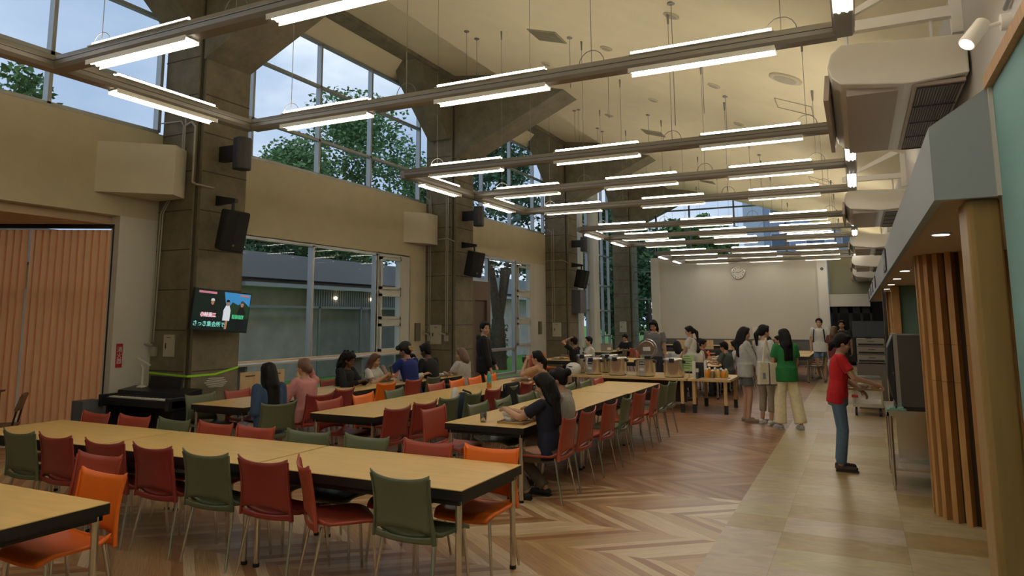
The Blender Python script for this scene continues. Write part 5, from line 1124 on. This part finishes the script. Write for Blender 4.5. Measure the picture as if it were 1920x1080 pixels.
# denim and pink
person('woman seen from behind with long black hair and a denim blue top', -6.40, 6.68, 74, 'sit', h=1.66, top=('loose', (.045, .085, .17), 'long'), bot=('pants', (.2, .2, .22)), hair=('long', HAIR), lean=4, hands={-1: V((-.10, .24, .66)), 1: V((.10, .24, .66))}, poles={-1: V((-.3, -.8, -.6)), 1: V((.3, -.8, -.6))}, face=False)
person('woman with light brown tied hair in a pink and white jacket touching her head', -6.62, 7.58, 84, 'sit', h=1.66, top=('loose', (.58, .25, .25), 'long'), bot=('pants', (.45, .2, .22)), hair=('clip', HAIRL), head=(5, -2, 0), lean=4, hands={-1: V((-.16, .30, .80)), 1: V((.20, .18, 1.13))}, poles={1: V((.8, .5, -.9))})
# left row, facing right
person('curly haired woman in black and pink at the left table row', -7.55, 9.45, -85, 'sit', h=1.66, skin='d', top=('loose', (.012, .012, .016), 'long'), bot=('pants', (.05, .05, .07)), hair=('curly', HAIR), head=(-5, 22, 0), lean=12, hands={-1: V((-.12, .42, .80)), 1: V((.12, .42, .80))})
person('girl with long brown hair in white holding a phone at the left table row', -7.50, 10.15, -85, 'sit', h=1.58, top=('t', (.60, .57, .53), 'short'), bot=('pants', (.1, .1, .12)), hair=('long', HAIRB), head=(5, 8, 0), lean=8, hands={-1: V((-.05, .40, .86)), 1: V((.1, .38, .88))})
o = MB().box(-.004, .004, -.036, .036, -.07, .07).build('smartphone', BLKP, loc=(-7.06, 10.17, .93)); o.rotation_euler = (0, R(-20), 0); tag(o, 'black phone held up by the long haired girl in white', 'phone')
person('girl in a white sweater leaning over the table and smiling', -7.48, 11.05, -80, 'sit', h=1.60, top=('loose', (.58, .56, .50), 'long'), bot=('pants', (.1, .1, .12)), hair=('short', HAIR), head=(-35, 5, 30), lean=22, tw=-10, hands={-1: V((-.05, .55, .84)), 1: V((.18, .55, .84))})
mb_, i = person('man in a cobalt blue T-shirt and dark cap with a hair claw, seen from behind', -6.88, 10.55, 84, 'sit', h=1.84, skin='m', male=True, top=('t', (.012, .025, .17), 'short'), bot=('pants', (.04, .05, .08)), hair=('short', HAIR), head=(15, 14, 0), lean=14, face=False, hands={-1: V((-.16, .45, .84)), 1: V((.16, .45, .84))})
cm_ = MB(); cm_.ell(i['HQ']((0, -.02, .055)), (.094, .102, .09), 18, 12, i['Q']).caps(i['HQ']((-.03, .09, .06)), i['HQ']((.03, .09, .06)), .04, .04); cm_.build('cap', cloth('dark_cap', (.03, .035, .03)), mb_)
cm_ = MB(); rn = random.Random(2)
for q in range(9): cm_.ell(i['HQ']((rn.uniform(-.05, .05), -.12 + rn.uniform(-.02, .02), rn.uniform(-.03, .05))), (.025, .02, .022), 8, 6)
cm_.build('hair_claw', mat('blond_claw', (.45, .30, .13), .5), mb_)
person('man in a black T-shirt with short hair beside the man in blue', -6.85, 11.2, 84, 'sit', h=1.80, skin='d', male=True, top=('t', (.012, .012, .014), 'short'), bot=('pants', (.03, .03, .04)), hair=('short', HAIR), head=(10, 18, 0), lean=16, face=False)
person('woman with light brown hair in a white blouse beside the standing boy', -6.78, 12.2, 80, 'sit', h=1.62, top=('loose', (.55, .52, .47), 'short'), bot=('pants', (.1, .1, .12)), hair=('bob', HAIRL), head=(20, 8, 0), lean=8)
person('young person in a black hoodie standing between the table rows, looking back and smiling', -6.22, 11.9, -62, h=1.72, top=('hood', (.012, .012, .014), 'long'), bot=('pants', (.02, .02, .025)), hair=('short', HAIR), head=(-55, 2, 0), hands={-1: V((-.16, .22, .86)), 1: V((.20, .12, .84))})
# pair at the tall window
person('person in a black T-shirt with an arm behind the head', -6.62, 17.72, 80, 'sit', h=1.72, male=True, skin='m', top=('t', (.012, .012, .014), 'short'), bot=('shorts', (.03, .03, .035)), hair=('short', HAIR), head=(0, 5, 0), hands={-1: V((-.14, .05, 1.22)), 1: V((.15, .38, .78))}, poles={-1: V((-.9, .5, .2))}, face=False)
person('person in a white T-shirt laughing beside the black T-shirt at the tall window', -6.50, 18.55, 110, 'sit', h=1.70, top=('loose', (.62, .60, .56), 'short'), bot=('pants', (.1, .1, .12)), hair=('short', HAIR), head=(20, 0, 0))
lp, i = person('person in black behind a laptop at the far table', -6.9, 23.4, 165, 'sit', h=1.66, top=('t', (.015, .014, .016), 'short'), bot=('pants', (.03, .03, .04)), hair=('short', HAIR), head=(0, 22, 0), lean=6, face=False)
l = empty('laptop', (-7.3, 22.55, ZT), R(10), 'grey laptop covered with stickers on the far table', 'laptop'); MB().box(-.19, .19, -.12, .12, 0, .018).build('keyboard_base', ALU, l); MB().box(-.19, .19, -.02, -.008, .018, .27, T=Matrix.Translation((0, -.1, 0)) @ Matrix.Rotation(R(12), 4, 'X')).build('screen_lid', ALU, l)
MB().box(.02, .14, -.15, -.145, .05, .2).build('sticker', WP, l)
person('person with a dark fringe in a grey T-shirt bending behind the open rice cooker', -4.22, 16.6, 178, h=1.74, male=True, top=('t', (.17, .175, .18), 'short'), bot=('pants', (.03, .03, .04)), hair=('bob', HAIR), head=(0, 26, 0), lean=8)
person('woman in a white blouse with tied hair standing behind the buffet', -3.36, 16.3, 95, h=1.60, top=('loose', (.62, .61, .58), 'short'), bot=('pants', (.02, .02, .025)), hair=('pony', HAIR), head=(15, 14, 0), hands={-1: V((-.08, .28, .86)), 1: V((.12, .26, .86))})
# seated group behind the buffet
grp = [('person with black bobbed hair in white, backs to the camera, left in the seated group', -3.85, 17.2, 20, (.60, .60, .60), ('bob', HAIR), 'l'), ('person with black hair in a white shirt, second in the seated group', -3.55, 17.9, 40, (.55, .55, .54), ('bob', HAIR), 'l'), ('person with a dark fringe looking down in the seated group', -3.95, 19.9, -100, (.03, .03, .03), ('short', HAIR), 'l'),
       ('person in a maroon shirt behind the white blouse', -3.75, 19.2, -90, (.14, .03, .03), ('short', HAIR), 'm'), ('man in a grey green T-shirt seen from behind in the seated group', -2.72, 17.3, 70, (.07, .085, .08), ('short', HAIR), 'm'), ('woman with black hair in a white top on an orange chair', -2.62, 18.3, 80, (.55, .53, .50), ('bob', HAIR), 'l'), ('smiling person in white at the far side of the seated group', -2.75, 19.6, 130, (.5, .48, .45), ('short', HAIR), 'm'),
       ('person in a black sweatshirt seen from behind near the end wall', -2.35, 22.3, 20, (.02, .02, .02), ('short', HAIR), 'l'), ('person in a blue striped shirt near the end wall', -2.15, 23.6, 120, (.16, .19, .24), ('short', HAIR), 'l')]
for lb, x, y, hd, tc3, hr, sk in grp:
    person(lb, x, y, hd, 'sit', h=1.64, skin=sk, top=('loose', tc3, 'short'), bot=('pants', (.05, .05, .06)), hair=hr, head=(random.uniform(-10, 10), 14, 0), lean=8, face=not (0 <= hd < 60))
